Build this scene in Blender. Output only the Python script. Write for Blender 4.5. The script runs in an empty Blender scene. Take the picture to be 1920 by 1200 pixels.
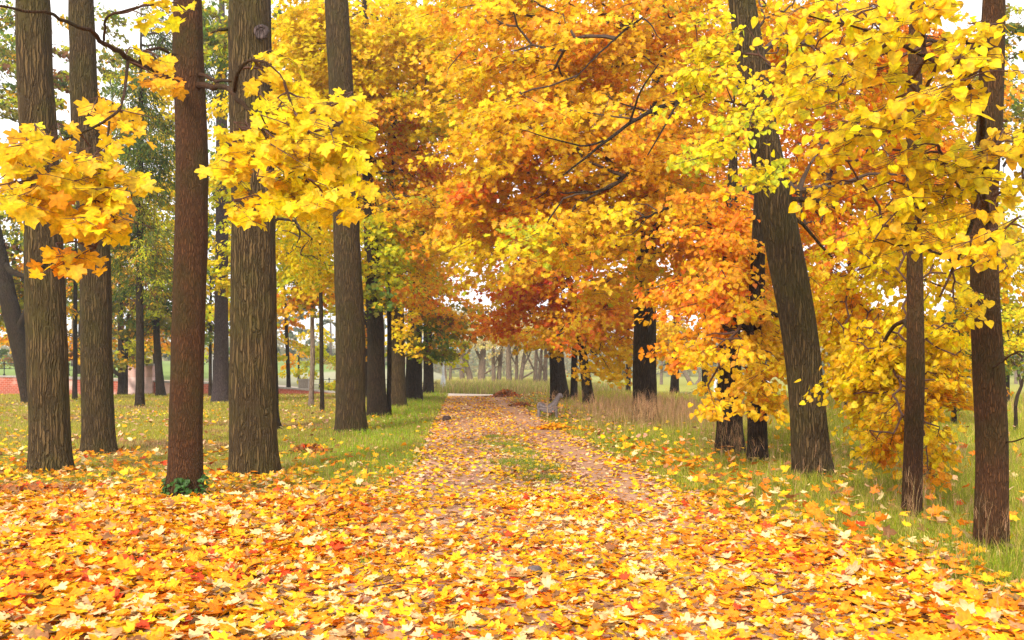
import bpy, math
import numpy as np
sc = bpy.context.scene
R = math.radians
# ------------------------------------------------------------------ camera
CAMH, FPX, HY = 1.6, 1920.0, 690.0
cd = bpy.data.cameras.new("camera"); cam = bpy.data.objects.new("camera", cd)
sc.collection.objects.link(cam); sc.camera = cam
cam.location = (0, 0, CAMH); cam.rotation_euler = (R(90), 0, 0)
cd.sensor_width = 36; cd.lens = 36; cd.shift_y = (HY-600)/1920
cd.clip_end = 3000; cd.clip_start = .05
# ------------------------------------------------------------------ sky, sun, exposure
SUN_EL, SUN_AZ = 30.0, 202.0            # azimuth measured clockwise from +Y
w = bpy.data.worlds.new("World"); sc.world = w; w.use_nodes = True
wn = w.node_tree; wn.nodes.clear()
wo = wn.nodes.new("ShaderNodeOutputWorld"); wb = wn.nodes.new("ShaderNodeBackground")
sk = wn.nodes.new("ShaderNodeTexSky"); sk.sky_type = 'NISHITA'; sk.sun_disc = False
sk.sun_elevation = R(SUN_EL); sk.sun_rotation = R(SUN_AZ)
mx = wn.nodes.new("ShaderNodeMix"); mx.data_type = 'RGBA'; mx.inputs[0].default_value = .86
tc = wn.nodes.new("ShaderNodeTexCoord"); cn = wn.nodes.new("ShaderNodeTexNoise")
cn.inputs['Scale'].default_value = 2.2; cn.inputs['Detail'].default_value = 5
cr = wn.nodes.new("ShaderNodeValToRGB")
cr.color_ramp.elements[0].position = .3; cr.color_ramp.elements[1].position = .7
cr.color_ramp.elements[0].color = (10.4, 10.5, 10.8, 1); cr.color_ramp.elements[1].color = (13.2, 12.7, 12.0, 1)
wn.links.new(tc.outputs['Generated'], cn.inputs['Vector']); wn.links.new(cn.outputs[0], cr.inputs[0])
wn.links.new(sk.outputs[0], mx.inputs[6]); wn.links.new(cr.outputs[0], mx.inputs[7])
wn.links.new(mx.outputs[2], wb.inputs[0]); wb.inputs[1].default_value = .1
wn.links.new(wb.outputs[0], wo.inputs[0])
sl = bpy.data.lights.new("sun", 'SUN'); sl.energy = 3.4; sl.angle = R(11); sl.color = (1, .90, .74)
so = bpy.data.objects.new("sun", sl); sc.collection.objects.link(so)
so.rotation_euler = (R(90-SUN_EL), 0, R(180-SUN_AZ))
sc.view_settings.view_transform = 'Standard'; sc.view_settings.look = 'None'
sc.view_settings.exposure = .68; sc.view_settings.gamma = 1
cy = sc.cycles
cy.max_bounces = 8; cy.diffuse_bounces = 6; cy.glossy_bounces = 2; cy.transmission_bounces = 5
cy.volume_bounces = 0; cy.transparent_max_bounces = 6; cy.use_denoising = True
cy.caustics_reflective = False; cy.caustics_refractive = False; cy.sample_clamp_indirect = 6

# ------------------------------------------------------------------ helpers
C = sc.collection
def P(px, py, Y):
    return np.array([(px-960)/FPX*Y, Y, CAMH+(HY-py)/FPX*Y])
def smooth(a, b, x):
    t = np.clip((x-a)/(b-a), 0, 1); return t*t*(3-2*t)
_rw = np.random.default_rng(5)
_wv = [(_rw.normal(size=3), _rw.uniform(0, 6.28)) for _ in range(10)]
def noise(x, y, z=0.0, s=1.0):
    v = 0
    for i, (k, ph) in enumerate(_wv):
        v = v + np.sin((k[0]*x+k[1]*y+k[2]*z)*s*(1+.35*i)+ph)/(1+.35*i)
    return v/3.2
def unit(v): return v/np.maximum(np.linalg.norm(v, axis=-1, keepdims=True), 1e-9)

def pathc(y):      # centre line of the avenue
    return np.interp(y, [0, 6, 12, 17, 28, 56, 70], [.45, .4, .3, .18, -.5, -1.9, -2.6])
def pathw(y):
    return np.interp(y, [0, 12, 17, 28, 56, 70], [2.0, 2.0, 1.75, 1.7, 1.65, 1.7])
def nearbank(x):
    return np.interp(x, [-26, -22, -8, -5, 3, 6, 9, 60, 400], [900, 86, 84, 104, 104, 74, 58, 60, 90])
def farbank(x):
    return np.interp(x, [-400, -40, 2, 12, 60, 400], [260, 240, 215, 113, 112, 140])
def gz(x, y):
    x = np.asarray(x, float); y = np.asarray(y, float)
    pd = np.abs(x-pathc(y))/pathw(y)
    side = smooth(1.0, 1.6, pd)
    z = side*(.025*noise(x, y, 0, .9)+.04*noise(x, y, 3, .25)*smooth(10, 25, y))*smooth(66, 56, y)
    ins = smooth(-3, 2.5, y-nearbank(x))*smooth(-3, 3, farbank(x)-y)
    z = z-1.9*ins
    z = z-.45*smooth(0, 5, y-farbank(x))*(x > -60)
    z = z+9*smooth(250, 420, y)
    return z

def link(o, parent=None):
    C.objects.link(o)
    if parent is not None: o.parent = parent
    return o
def tag(o, label=None, cat=None, group=None, kind=None):
    if label: o['label'] = label
    if cat: o['category'] = cat
    if group: o['group'] = group
    if kind: o['kind'] = kind
    return o
def empty(name, loc, label, cat, group=None):
    o = bpy.data.objects.new(name, None); o.location = [float(a) for a in loc]; o.empty_display_size = .2
    return tag(link(o), label, cat, group)
class MB:
    def __init__(s): s.v = []; s.f3 = []; s.f4 = []; s.c = []; s.n = 0
    def add(s, v, f3=None, f4=None, col=None):
        v = np.asarray(v, np.float32).reshape(-1, 3)
        s.v.append(v)
        if f3 is not None and len(f3): s.f3.append(np.asarray(f3, np.int64).reshape(-1, 3)+s.n)
        if f4 is not None and len(f4): s.f4.append(np.asarray(f4, np.int64).reshape(-1, 4)+s.n)
        if col is None: col = (.5, .5, .5)
        c = np.broadcast_to(np.asarray(col, np.float32), (len(v), 3)); s.c.append(c)
        s.n += len(v); return s
    def build(s, name, mat, parent=None, smoothf=False, origin=None):
        V = np.concatenate(s.v) if s.v else np.zeros((0, 3), np.float32)
        if origin is None and parent is not None: origin = np.array(parent.location)
        if origin is not None: V = V-np.asarray(origin, np.float32)
        F3 = np.concatenate(s.f3) if s.f3 else np.zeros((0, 3), int)
        F4 = np.concatenate(s.f4) if s.f4 else np.zeros((0, 4), int)
        m = bpy.data.meshes.new(name)
        m.vertices.add(len(V)); m.vertices.foreach_set("co", V.astype(np.float32).ravel())
        n3, n4 = len(F3), len(F4)
        m.loops.add(n3*3+n4*4)
        m.loops.foreach_set("vertex_index", np.concatenate([F3.ravel(), F4.ravel()]).astype(np.int32))
        m.polygons.add(n3+n4)
        st = np.concatenate([np.arange(n3)*3, n3*3+np.arange(n4)*4]).astype(np.int32)
        m.polygons.foreach_set("loop_start", st)
        m.polygons.foreach_set("use_smooth", np.full(n3+n4, bool(smoothf)))
        col = np.concatenate(s.c); a = m.color_attributes.new("Col", 'FLOAT_COLOR', 'POINT')
        a.data.foreach_set("color", np.concatenate([col, np.ones((len(col), 1))], 1).astype(np.float32).ravel())
        m.update(calc_edges=True)
        m.materials.append(mat)
        o = bpy.data.objects.new(name, m)
        if origin is not None and parent is None: o.location = [float(q) for q in origin]
        return link(o, parent)

# ------------------------------------------------------------------ materials
def newmat(name):
    m = bpy.data.materials.new(name); m.use_nodes = True
    m.node_tree.nodes.clear(); return m, m.node_tree.nodes, m.node_tree.links
def leafmat(name, trans=.42, rough=.55, gloss=.02, shift=(1, 1, 1)):
    m, n, l = newmat(name)
    a = n.new("ShaderNodeAttribute"); a.attribute_name = "Col"
    d = n.new("ShaderNodeBsdfDiffuse"); t = n.new("ShaderNodeBsdfTranslucent"); g = n.new("ShaderNodeBsdfGlossy")
    g.inputs['Roughness'].default_value = rough
    geo = n.new("ShaderNodeTexCoord"); nz = n.new("ShaderNodeTexNoise"); nz.inputs['Scale'].default_value = 38; nz.inputs['Detail'].default_value = 4
    mp = n.new("ShaderNodeMapRange"); mp.inputs[1].default_value = .3; mp.inputs[2].default_value = .7; mp.inputs[3].default_value = .66; mp.inputs[4].default_value = 1.16
    l.new(geo.outputs['Object'], nz.inputs['Vector']); l.new(nz.outputs[0], mp.inputs[0])
    v = n.new("ShaderNodeVectorMath"); v.operation = 'SCALE'
    l.new(a.outputs['Color'], v.inputs[0]); l.new(mp.outputs[0], v.inputs['Scale'])
    l.new(v.outputs[0], d.inputs[0]); l.new(v.outputs[0], t.inputs[0])
    m1 = n.new("ShaderNodeMixShader"); m1.inputs[0].default_value = trans
    m2 = n.new("ShaderNodeMixShader"); m2.inputs[0].default_value = gloss
    o = n.new("ShaderNodeOutputMaterial")
    l.new(d.outputs[0], m1.inputs[1]); l.new(t.outputs[0], m1.inputs[2])
    l.new(m1.outputs[0], m2.inputs[1]); l.new(g.outputs[0], m2.inputs[2]); l.new(m2.outputs[0], o.inputs[0])
    return m
def barkmat(name, cA, cB, moss, scale=22, stretch=.16, bump=.035, mossamt=.5):
    m, n, l = newmat(name)
    tc = n.new("ShaderNodeTexCoord")
    wz = n.new("ShaderNodeTexNoise"); wz.inputs['Scale'].default_value = 6; wz.inputs['Detail'].default_value = 6
    l.new(tc.outputs['Object'], wz.inputs['Vector'])
    w1 = n.new("ShaderNodeVectorMath"); w1.operation = 'SCALE'; w1.inputs['Scale'].default_value = .06
    l.new(wz.outputs['Color'], w1.inputs[0])
    ad = n.new("ShaderNodeVectorMath"); l.new(tc.outputs['Object'], ad.inputs[0]); l.new(w1.outputs[0], ad.inputs[1])
    mp = n.new("ShaderNodeMapping"); mp.inputs['Scale'].default_value = (1, 1, stretch)
    l.new(ad.outputs[0], mp.inputs['Vector'])
    vo = n.new("ShaderNodeTexVoronoi"); vo.feature = 'DISTANCE_TO_EDGE'; vo.inputs['Scale'].default_value = scale
    l.new(mp.outputs[0], vo.inputs['Vector'])
    r = n.new("ShaderNodeMapRange"); r.interpolation_type = 'SMOOTHSTEP'; r.inputs[1].default_value = 0; r.inputs[2].default_value = .24
    nz2 = n.new("ShaderNodeTexNoise"); nz2.inputs['Scale'].default_value = scale*.9; nz2.inputs['Detail'].default_value = 5
    l.new(mp.outputs[0], nz2.inputs['Vector'])
    ab = n.new("ShaderNodeMapRange"); ab.inputs[1].default_value = .36; ab.inputs[2].default_value = .6; ab.inputs[3].default_value = .25; ab.inputs[4].default_value = 1.25
    l.new(nz2.outputs[0], ab.inputs[0])
    vm = n.new("ShaderNodeMath"); vm.operation = 'MULTIPLY'; l.new(vo.outputs['Distance'], vm.inputs[0]); l.new(ab.outputs[0], vm.inputs[1])
    l.new(vm.outputs[0], r.inputs[0])
    fn = n.new("ShaderNodeTexNoise"); fn.inputs['Scale'].default_value = 75; fn.inputs['Detail'].default_value = 6
    mp2 = n.new("ShaderNodeMapping"); mp2.inputs['Scale'].default_value = (1, 1, .35)
    l.new(tc.outputs['Object'], mp2.inputs[0]); l.new(mp2.outputs[0], fn.inputs['Vector'])
    hs = n.new("ShaderNodeMath"); hs.operation = 'MULTIPLY_ADD'; hs.inputs[1].default_value = .35
    l.new(fn.outputs[0], hs.inputs[0]); l.new(r.outputs[0], hs.inputs[2])
    b = n.new("ShaderNodeBump"); b.inputs['Distance'].default_value = bump; b.inputs['Strength'].default_value = 1
    l.new(hs.outputs[0], b.inputs['Height'])
    mc = n.new("ShaderNodeMix"); mc.data_type = 'RGBA'; mc.inputs[6].default_value = (*cB, 1); mc.inputs[7].default_value = (*cA, 1)
    l.new(hs.outputs[0], mc.inputs[0])
    big = n.new("ShaderNodeTexNoise"); big.inputs['Scale'].default_value = 2.2; big.inputs['Detail'].default_value = 5
    l.new(tc.outputs['Object'], big.inputs['Vector'])
    br = n.new("ShaderNodeMapRange"); br.inputs[1].default_value = .42; br.inputs[2].default_value = .68; br.inputs[4].default_value = mossamt
    l.new(big.outputs[0], br.inputs[0])
    mm = n.new("ShaderNodeMix"); mm.data_type = 'RGBA'; mm.inputs[7].default_value = (*moss, 1)
    l.new(br.outputs[0], mm.inputs[0]); l.new(mc.outputs[2], mm.inputs[6])
    p = n.new("ShaderNodeBsdfPrincipled"); p.inputs['Roughness'].default_value = .9
    p.inputs['Specular IOR Level'].default_value = .15
    l.new(mm.outputs[2], p.inputs[0]); l.new(b.outputs[0], p.inputs['Normal'])
    o = n.new("ShaderNodeOutputMaterial"); l.new(p.outputs[0], o.inputs[0]); return m
def plain(name, col, rough=.7, metal=0, nscale=20, var=.3, bump=.004):
    m, n, l = newmat(name)
    tc = n.new("ShaderNodeTexCoord"); nz = n.new("ShaderNodeTexNoise"); nz.inputs['Scale'].default_value = nscale; nz.inputs['Detail'].default_value = 6
    l.new(tc.outputs['Object'], nz.inputs['Vector'])
    mp = n.new("ShaderNodeMapRange"); mp.inputs[1].default_value = .3; mp.inputs[2].default_value = .7
    mp.inputs[3].default_value = 1-var; mp.inputs[4].default_value = 1+var
    l.new(nz.outputs[0], mp.inputs[0])
    v = n.new("ShaderNodeVectorMath"); v.operation = 'SCALE'; v.inputs[0].default_value = col
    l.new(mp.outputs[0], v.inputs['Scale'])
    b = n.new("ShaderNodeBump"); b.inputs['Distance'].default_value = bump; l.new(nz.outputs[0], b.inputs['Height'])
    p = n.new("ShaderNodeBsdfPrincipled"); p.inputs['Roughness'].default_value = rough; p.inputs['Metallic'].default_value = metal
    l.new(v.outputs[0], p.inputs[0]); l.new(b.outputs[0], p.inputs['Normal'])
    o = n.new("ShaderNodeOutputMaterial"); l.new(p.outputs[0], o.inputs[0]); return m
def groundmat(name, speck, bump=.02, base=None, sc1=9, sc2=60):
    """vertex colour base broken up by noise specks of other ground colours"""
    m, n, l = newmat(name)
    tc = n.new("ShaderNodeTexCoord")
    a = n.new("ShaderNodeAttribute"); a.attribute_name = "Col"
    cur = a.outputs['Color']
    for i, (col, s, lo, hi, amt) in enumerate(speck):
        nz = n.new("ShaderNodeTexNoise"); nz.inputs['Scale'].default_value = s; nz.inputs['Detail'].default_value = 5
        mp = n.new("ShaderNodeMapping"); mp.inputs['Location'].default_value = (i*7.3, i*3.1, 0)
        l.new(tc.outputs['Object'], mp.inputs[0]); l.new(mp.outputs[0], nz.inputs['Vector'])
        r = n.new("ShaderNodeMapRange"); r.inputs[1].default_value = lo; r.inputs[2].default_value = hi; r.inputs[4].default_value = amt
        l.new(nz.outputs[0], r.inputs[0])
        x = n.new("ShaderNodeMix"); x.data_type = 'RGBA'; x.inputs[7].default_value = (*col, 1)
        l.new(r.outputs[0], x.inputs[0]); l.new(cur, x.inputs[6]); cur = x.outputs[2]
    nb = n.new("ShaderNodeTexNoise"); nb.inputs['Scale'].default_value = 30; nb.inputs['Detail'].default_value = 8
    l.new(tc.outputs['Object'], nb.inputs['Vector'])
    b = n.new("ShaderNodeBump"); b.inputs['Distance'].default_value = bump; l.new(nb.outputs[0], b.inputs['Height'])
    p = n.new("ShaderNodeBsdfPrincipled"); p.inputs['Roughness'].default_value = .95; p.inputs['Specular IOR Level'].default_value = .1
    l.new(cur, p.inputs[0]); l.new(b.outputs[0], p.inputs['Normal'])
    o = n.new("ShaderNodeOutputMaterial"); l.new(p.outputs[0], o.inputs[0]); return m

M_leaf = leafmat("autumn_leaf", .5); M_litter = leafmat("fallen_leaf", .15, .5, .02)
M_grass = leafmat("grass_blade", .35, .5, .02)
M_bark = barkmat("oak_bark", (.130, .082, .035), (.034, .022, .011), (.070, .062, .012), 24, .07, .06, .5)
M_bark2 = barkmat("grey_bark", (.110, .069, .030), (.032, .020, .010), (.058, .052, .011), 30, .085, .045, .5)
M_red = barkmat("reddish_bark", (.105, .045, .018), (.036, .016, .008), (.045, .036, .010), 60, .14, .018, .75)
M_dark = barkmat("dark_bark", (.052, .031, .017), (.014, .009, .006), (.036, .031, .010), 26, .15, .03, .4)
M_purp = barkmat("plum_bark", (.12, .085, .085), (.05, .035, .038), (.08, .07, .045), 26, .2, .03, .3)
M_twig = plain("twig_bark", (.055, .032, .02), .85, 0, 40)
M_twigr = plain("red_twig_bark", (.075, .028, .014), .8, 0, 40)
M_wilb = barkmat("willow_bark", (.26, .19, .15), (.13, .09, .07), (.2, .17, .1), 14, .2, .03, .4)

# ------------------------------------------------------------------ leaves
def fan(half, ctr):
    h = list(half); o = h+[(-x, y) for x, y in reversed(h[1:-1])]
    v = [ctr]+o; n = len(o)
    f = [(0, 1+i, 1+(i+1) % n) for i in range(n)]
    return np.array(v, float), np.array(f)
TPL = {
 'maple': fan([(0, .06), (.16, -.03), (.46, -.03), (.38, .12), (.36, .2), (.58, .3), (.62, .54), (.44, .55), (.25, .53), (.32, .7), (.15, .8), (0, 1)], (0, .32)),
 'maple2': fan([(0, .05), (.45, -.02), (.35, .18), (.62, .48), (.25, .52), (.3, .72), (0, 1)], (0, .3)),
 'linden': fan([(0, .06), (.2, -.04), (.42, .12), (.45, .38), (.28, .7), (0, 1)], (0, .35)),
 'small': (np.array([(0, 0), (.45, .15), (.36, .58), (0, 1), (-.36, .58), (-.45, .15)], float), np.array([(0, 1, 2), (0, 2, 3), (0, 3, 4), (0, 4, 5)])),
 'far': (np.array([(0, 0), (.42, .45), (0, 1), (-.42, .45)], float), np.array([(0, 1, 2), (0, 2, 3)])),
 'narrow': (np.array([(0, 0), (.16, .45), (0, 1), (-.16, .45)], float), np.array([(0, 1, 2), (0, 2, 3)])),
}
def leaves(mb, rng, pos, tip, nrm, size, col, tpl):
    N = len(pos)
    if N == 0: return
    t = TPL[tpl]; xy, f = t
    T = unit(tip); S = unit(np.cross(T, nrm)); Nn = np.cross(S, T)
    curl = rng.normal(.0, .30, N); fold = rng.uniform(-.1, .45, N)
    lx, ly = xy[:, 0], xy[:, 1]-.3
    lz = fold[:, None]*np.abs(lx)[None]+curl[:, None]*(ly**2)[None]
    V = pos[:, None]+size[:, None, None]*(lx[None, :, None]*S[:, None]+ly[None, :, None]*T[:, None]+lz[:, :, None]*Nn[:, None])
    k = len(xy)
    cv = np.repeat(col[:, None], k, 1)
    am = np.where(rng.random(N) < .22, rng.random(N)*.8, .06)[:, None, None]*(rng.random((N, k, 1))**1.2)*(np.hypot(lx, lx*0+ly) > .25)[None, :, None]
    cv = cv*(1-am)+np.array([.30, .11, .025])*am*np.minimum(1, col.sum(1)*1.2)[:, None, None]
    if k > 8: cv[:, 0] = cv[:, 0]*np.array([.96, 1.1, 1.3])+.01
    F = (f[None]+(np.arange(N)*k)[:, None, None]).reshape(-1, 3)
    mb.add(V.reshape(-1, 3), F, None, cv.reshape(-1, 3))

YEL, YEL2, GOLD, ORG, DORG, RED = (.96, .63, .002), (.96, .71, .003), (.95, .51, .002), (.94, .35, .002), (.90, .21, .002), (.66, .06, .008)
LIME, OLIVE, GRN, DGRN, BRN, PALE, TAN = (.58, .60, .012), (.27, .25, .015), (.12, .20, .015), (.05, .10, .02), (.24, .10, .03), (.88, .72, .38), (.55, .42, .17)
PAL = {
 'gold': [(GOLD, 5), (YEL, 4), (ORG, 1.2)],
 'yellow': [(YEL, 6), (YEL2, 3), (GOLD, 2)],
 'bright': [(YEL2, 5), (YEL, 6), (GOLD, 1)],
 'orange': [(ORG, 6), (GOLD, 4.5), (DORG, 2.2), (YEL, 1)],
 'amber': [(GOLD, 7), (YEL, 3.5), (ORG, 4), (LIME, .4)],
 'red': [(DORG, 4), (ORG, 6), (RED, .6), (GOLD, 3)],
 'mixed': [(GOLD, 4), (ORG, 3), (YEL, 3), (LIME, 1.2), (DORG, 1), (OLIVE, 1)],
 'lime': [(LIME, 5), (YEL2, 3), (OLIVE, 1.5)],
 'limeyel': [(LIME, 3), (YEL2, 5), (YEL, 3)],
 'olive': [(OLIVE, 4), (LIME, 2), (GRN, 3), (GOLD, 1), (BRN, .7)],
 'green': [(GRN, 5), (OLIVE, 3), (DGRN, 2)],
 'rust': [(ORG, 2), (BRN, 1), (OLIVE, 3), (GOLD, 4), (LIME, 1)],
 'willow': [((.70, .55, .22), 4), (PALE, 2.5), ((.62, .56, .16), 2)],
 'farwood': [((.34, .36, .22), 3), ((.42, .38, .22), 3), ((.5, .42, .2), 2)],
 'grey': [((.17, .21, .10), 3), ((.12, .16, .09), 3), ((.26, .24, .11), 1)],
 'litter': [((.88, .48, .006), 4.2), ((.86, .36, .005), 4.4), ((.84, .60, .26), 2.4), ((.84, .24, .005), 3.6), (DORG, .9), (RED, .4), (BRN, .9), ((.85, .5, .22), 2.2), ((.50, .24, .08), 1)],
 'pathlit': [(GOLD, 3), (ORG, 2.6), (BRN, 1.8), (YEL, 2), ((.6, .3, .2), 3), ((.75, .42, .24), 2.4), (PALE, 1)],
 'redlit': [(RED, 3), (DORG, 4), (ORG, 3), (GOLD, 1)],
 'rustlit': [(BRN, 4), (RED, 1), ((.42, .13, .03), 4), (DORG, 1), (ORG, .6)],
}
def palcol(rng, name, n, group=None, keep=.6):
    p = PAL[name]; c = np.array([a for a, _ in p]); w_ = np.array([b for _, b in p], float); w_ /= w_.sum()
    i = rng.choice(len(c), n, p=w_)
    if group is not None:
        g = rng.choice(len(c), int(group.max())+1, p=w_)
        i = np.where(rng.random(n) < keep, g[group], i)
    col = c[i]*np.exp(rng.normal(-.02, .11, (n, 1)))*np.exp(rng.normal(0, .05, (n, 3)))
    return np.clip(col, .002, .93)

def tubes(mb, A, B, ra, rb, k=5, col=(.5, .5, .5)):
    A = np.asarray(A, float); B = np.asarray(B, float); ra = np.asarray(ra, float); rb = np.asarray(rb, float)
    d = unit(B-A); h = np.where(np.abs(d[:, 2:3]) < .9, np.array([[0, 0, 1.]]), np.array([[1., 0, 0]]))
    u = unit(np.cross(d, h)); v = np.cross(d, u)
    an = np.arange(k)*2*math.pi/k
    ring = u[:, None]*np.cos(an)[None, :, None]+v[:, None]*np.sin(an)[None, :, None]
    V = np.concatenate([A[:, None]+ring*ra[:, None, None], B[:, None]+ring*rb[:, None, None]], 1)
    i = np.arange(k); q = np.stack([i, (i+1) % k, (i+1) % k+k, i+k], 1)
    F = q[None]+(np.arange(len(A))*2*k)[:, None, None]
    mb.add(V.reshape(-1, 3), None, F.reshape(-1, 4), col)
def polytube(mb, pts, rad, k=8, rng=None, lobes=0.0, cap=True, rough=0.0):
    """one continuous tapered tube through pts"""
    pts = np.asarray(pts, float); rad = np.asarray(rad, float); n = len(pts)
    d = unit(np.gradient(pts, axis=0)); h = np.array([1., 0, 0]) if abs(d[0][0]) < .9 else np.array([0, 0, 1.])
    an = np.arange(k)*2*math.pi/k; rings = []
    for i in range(n):
        v = unit(np.cross(d[i], h)); u = np.cross(v, d[i]); h = u
        r = rad[i]*np.ones(k)
        if rough:
            if i < 10 and n > 30: r = r*(1+.10*math.exp(-i/3.5)*np.maximum(0, np.sin(an*5+pts[0][0]*3)+.4*np.sin(an*3+1)))
            r = r*(1+rough*noise(np.cos(an)*3, np.sin(an)*3, pts[i][2]*1.4+pts[i][0]*7, 1.1))
        rings.append(pts[i]+u*np.cos(an)[:, None]*r[:, None]+v*np.sin(an)[:, None]*r[:, None])
    V = np.array(rings).reshape(-1, 3)
    i = np.arange(k); q = np.stack([i, (i+1) % k, (i+1) % k+k, i+k], 1)
    F = (q[None]+(np.arange(n-1)*k)[:, None, None]).reshape(-1, 4)
    mb.add(V, None, F)
    if cap:
        c = len(V); b0 = mb.n-c
        mb.add([pts[-1]+d[-1]*rad[-1]*.5]); 
        mb.f3.append(np.stack([b0+c-k+i, b0+c-k+(i+1) % k, np.full(k, mb.n-1)], 1))
def resample(pts, step):
    pts = np.asarray(pts, float); L = np.concatenate([[0], np.cumsum(np.linalg.norm(np.diff(pts[:, :3], axis=0), axis=1))])
    n = max(4, int(L[-1]/step)); t = np.linspace(0, L[-1], n)
    o = np.stack([np.interp(t, L, pts[:, j]) for j in range(pts.shape[1])], 1)
    if n > 8:
        w_ = max(1, min(n//6, 9))
        ker = np.ones(2*w_+1)/(2*w_+1)
        for j in range(pts.shape[1]):
            e = np.concatenate([2*o[0, j]-o[w_:0:-1, j], o[:, j], 2*o[-1, j]-o[-2:-w_-2:-1, j]])
            o[:, j] = np.convolve(e, ker, 'valid')
    return o

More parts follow.
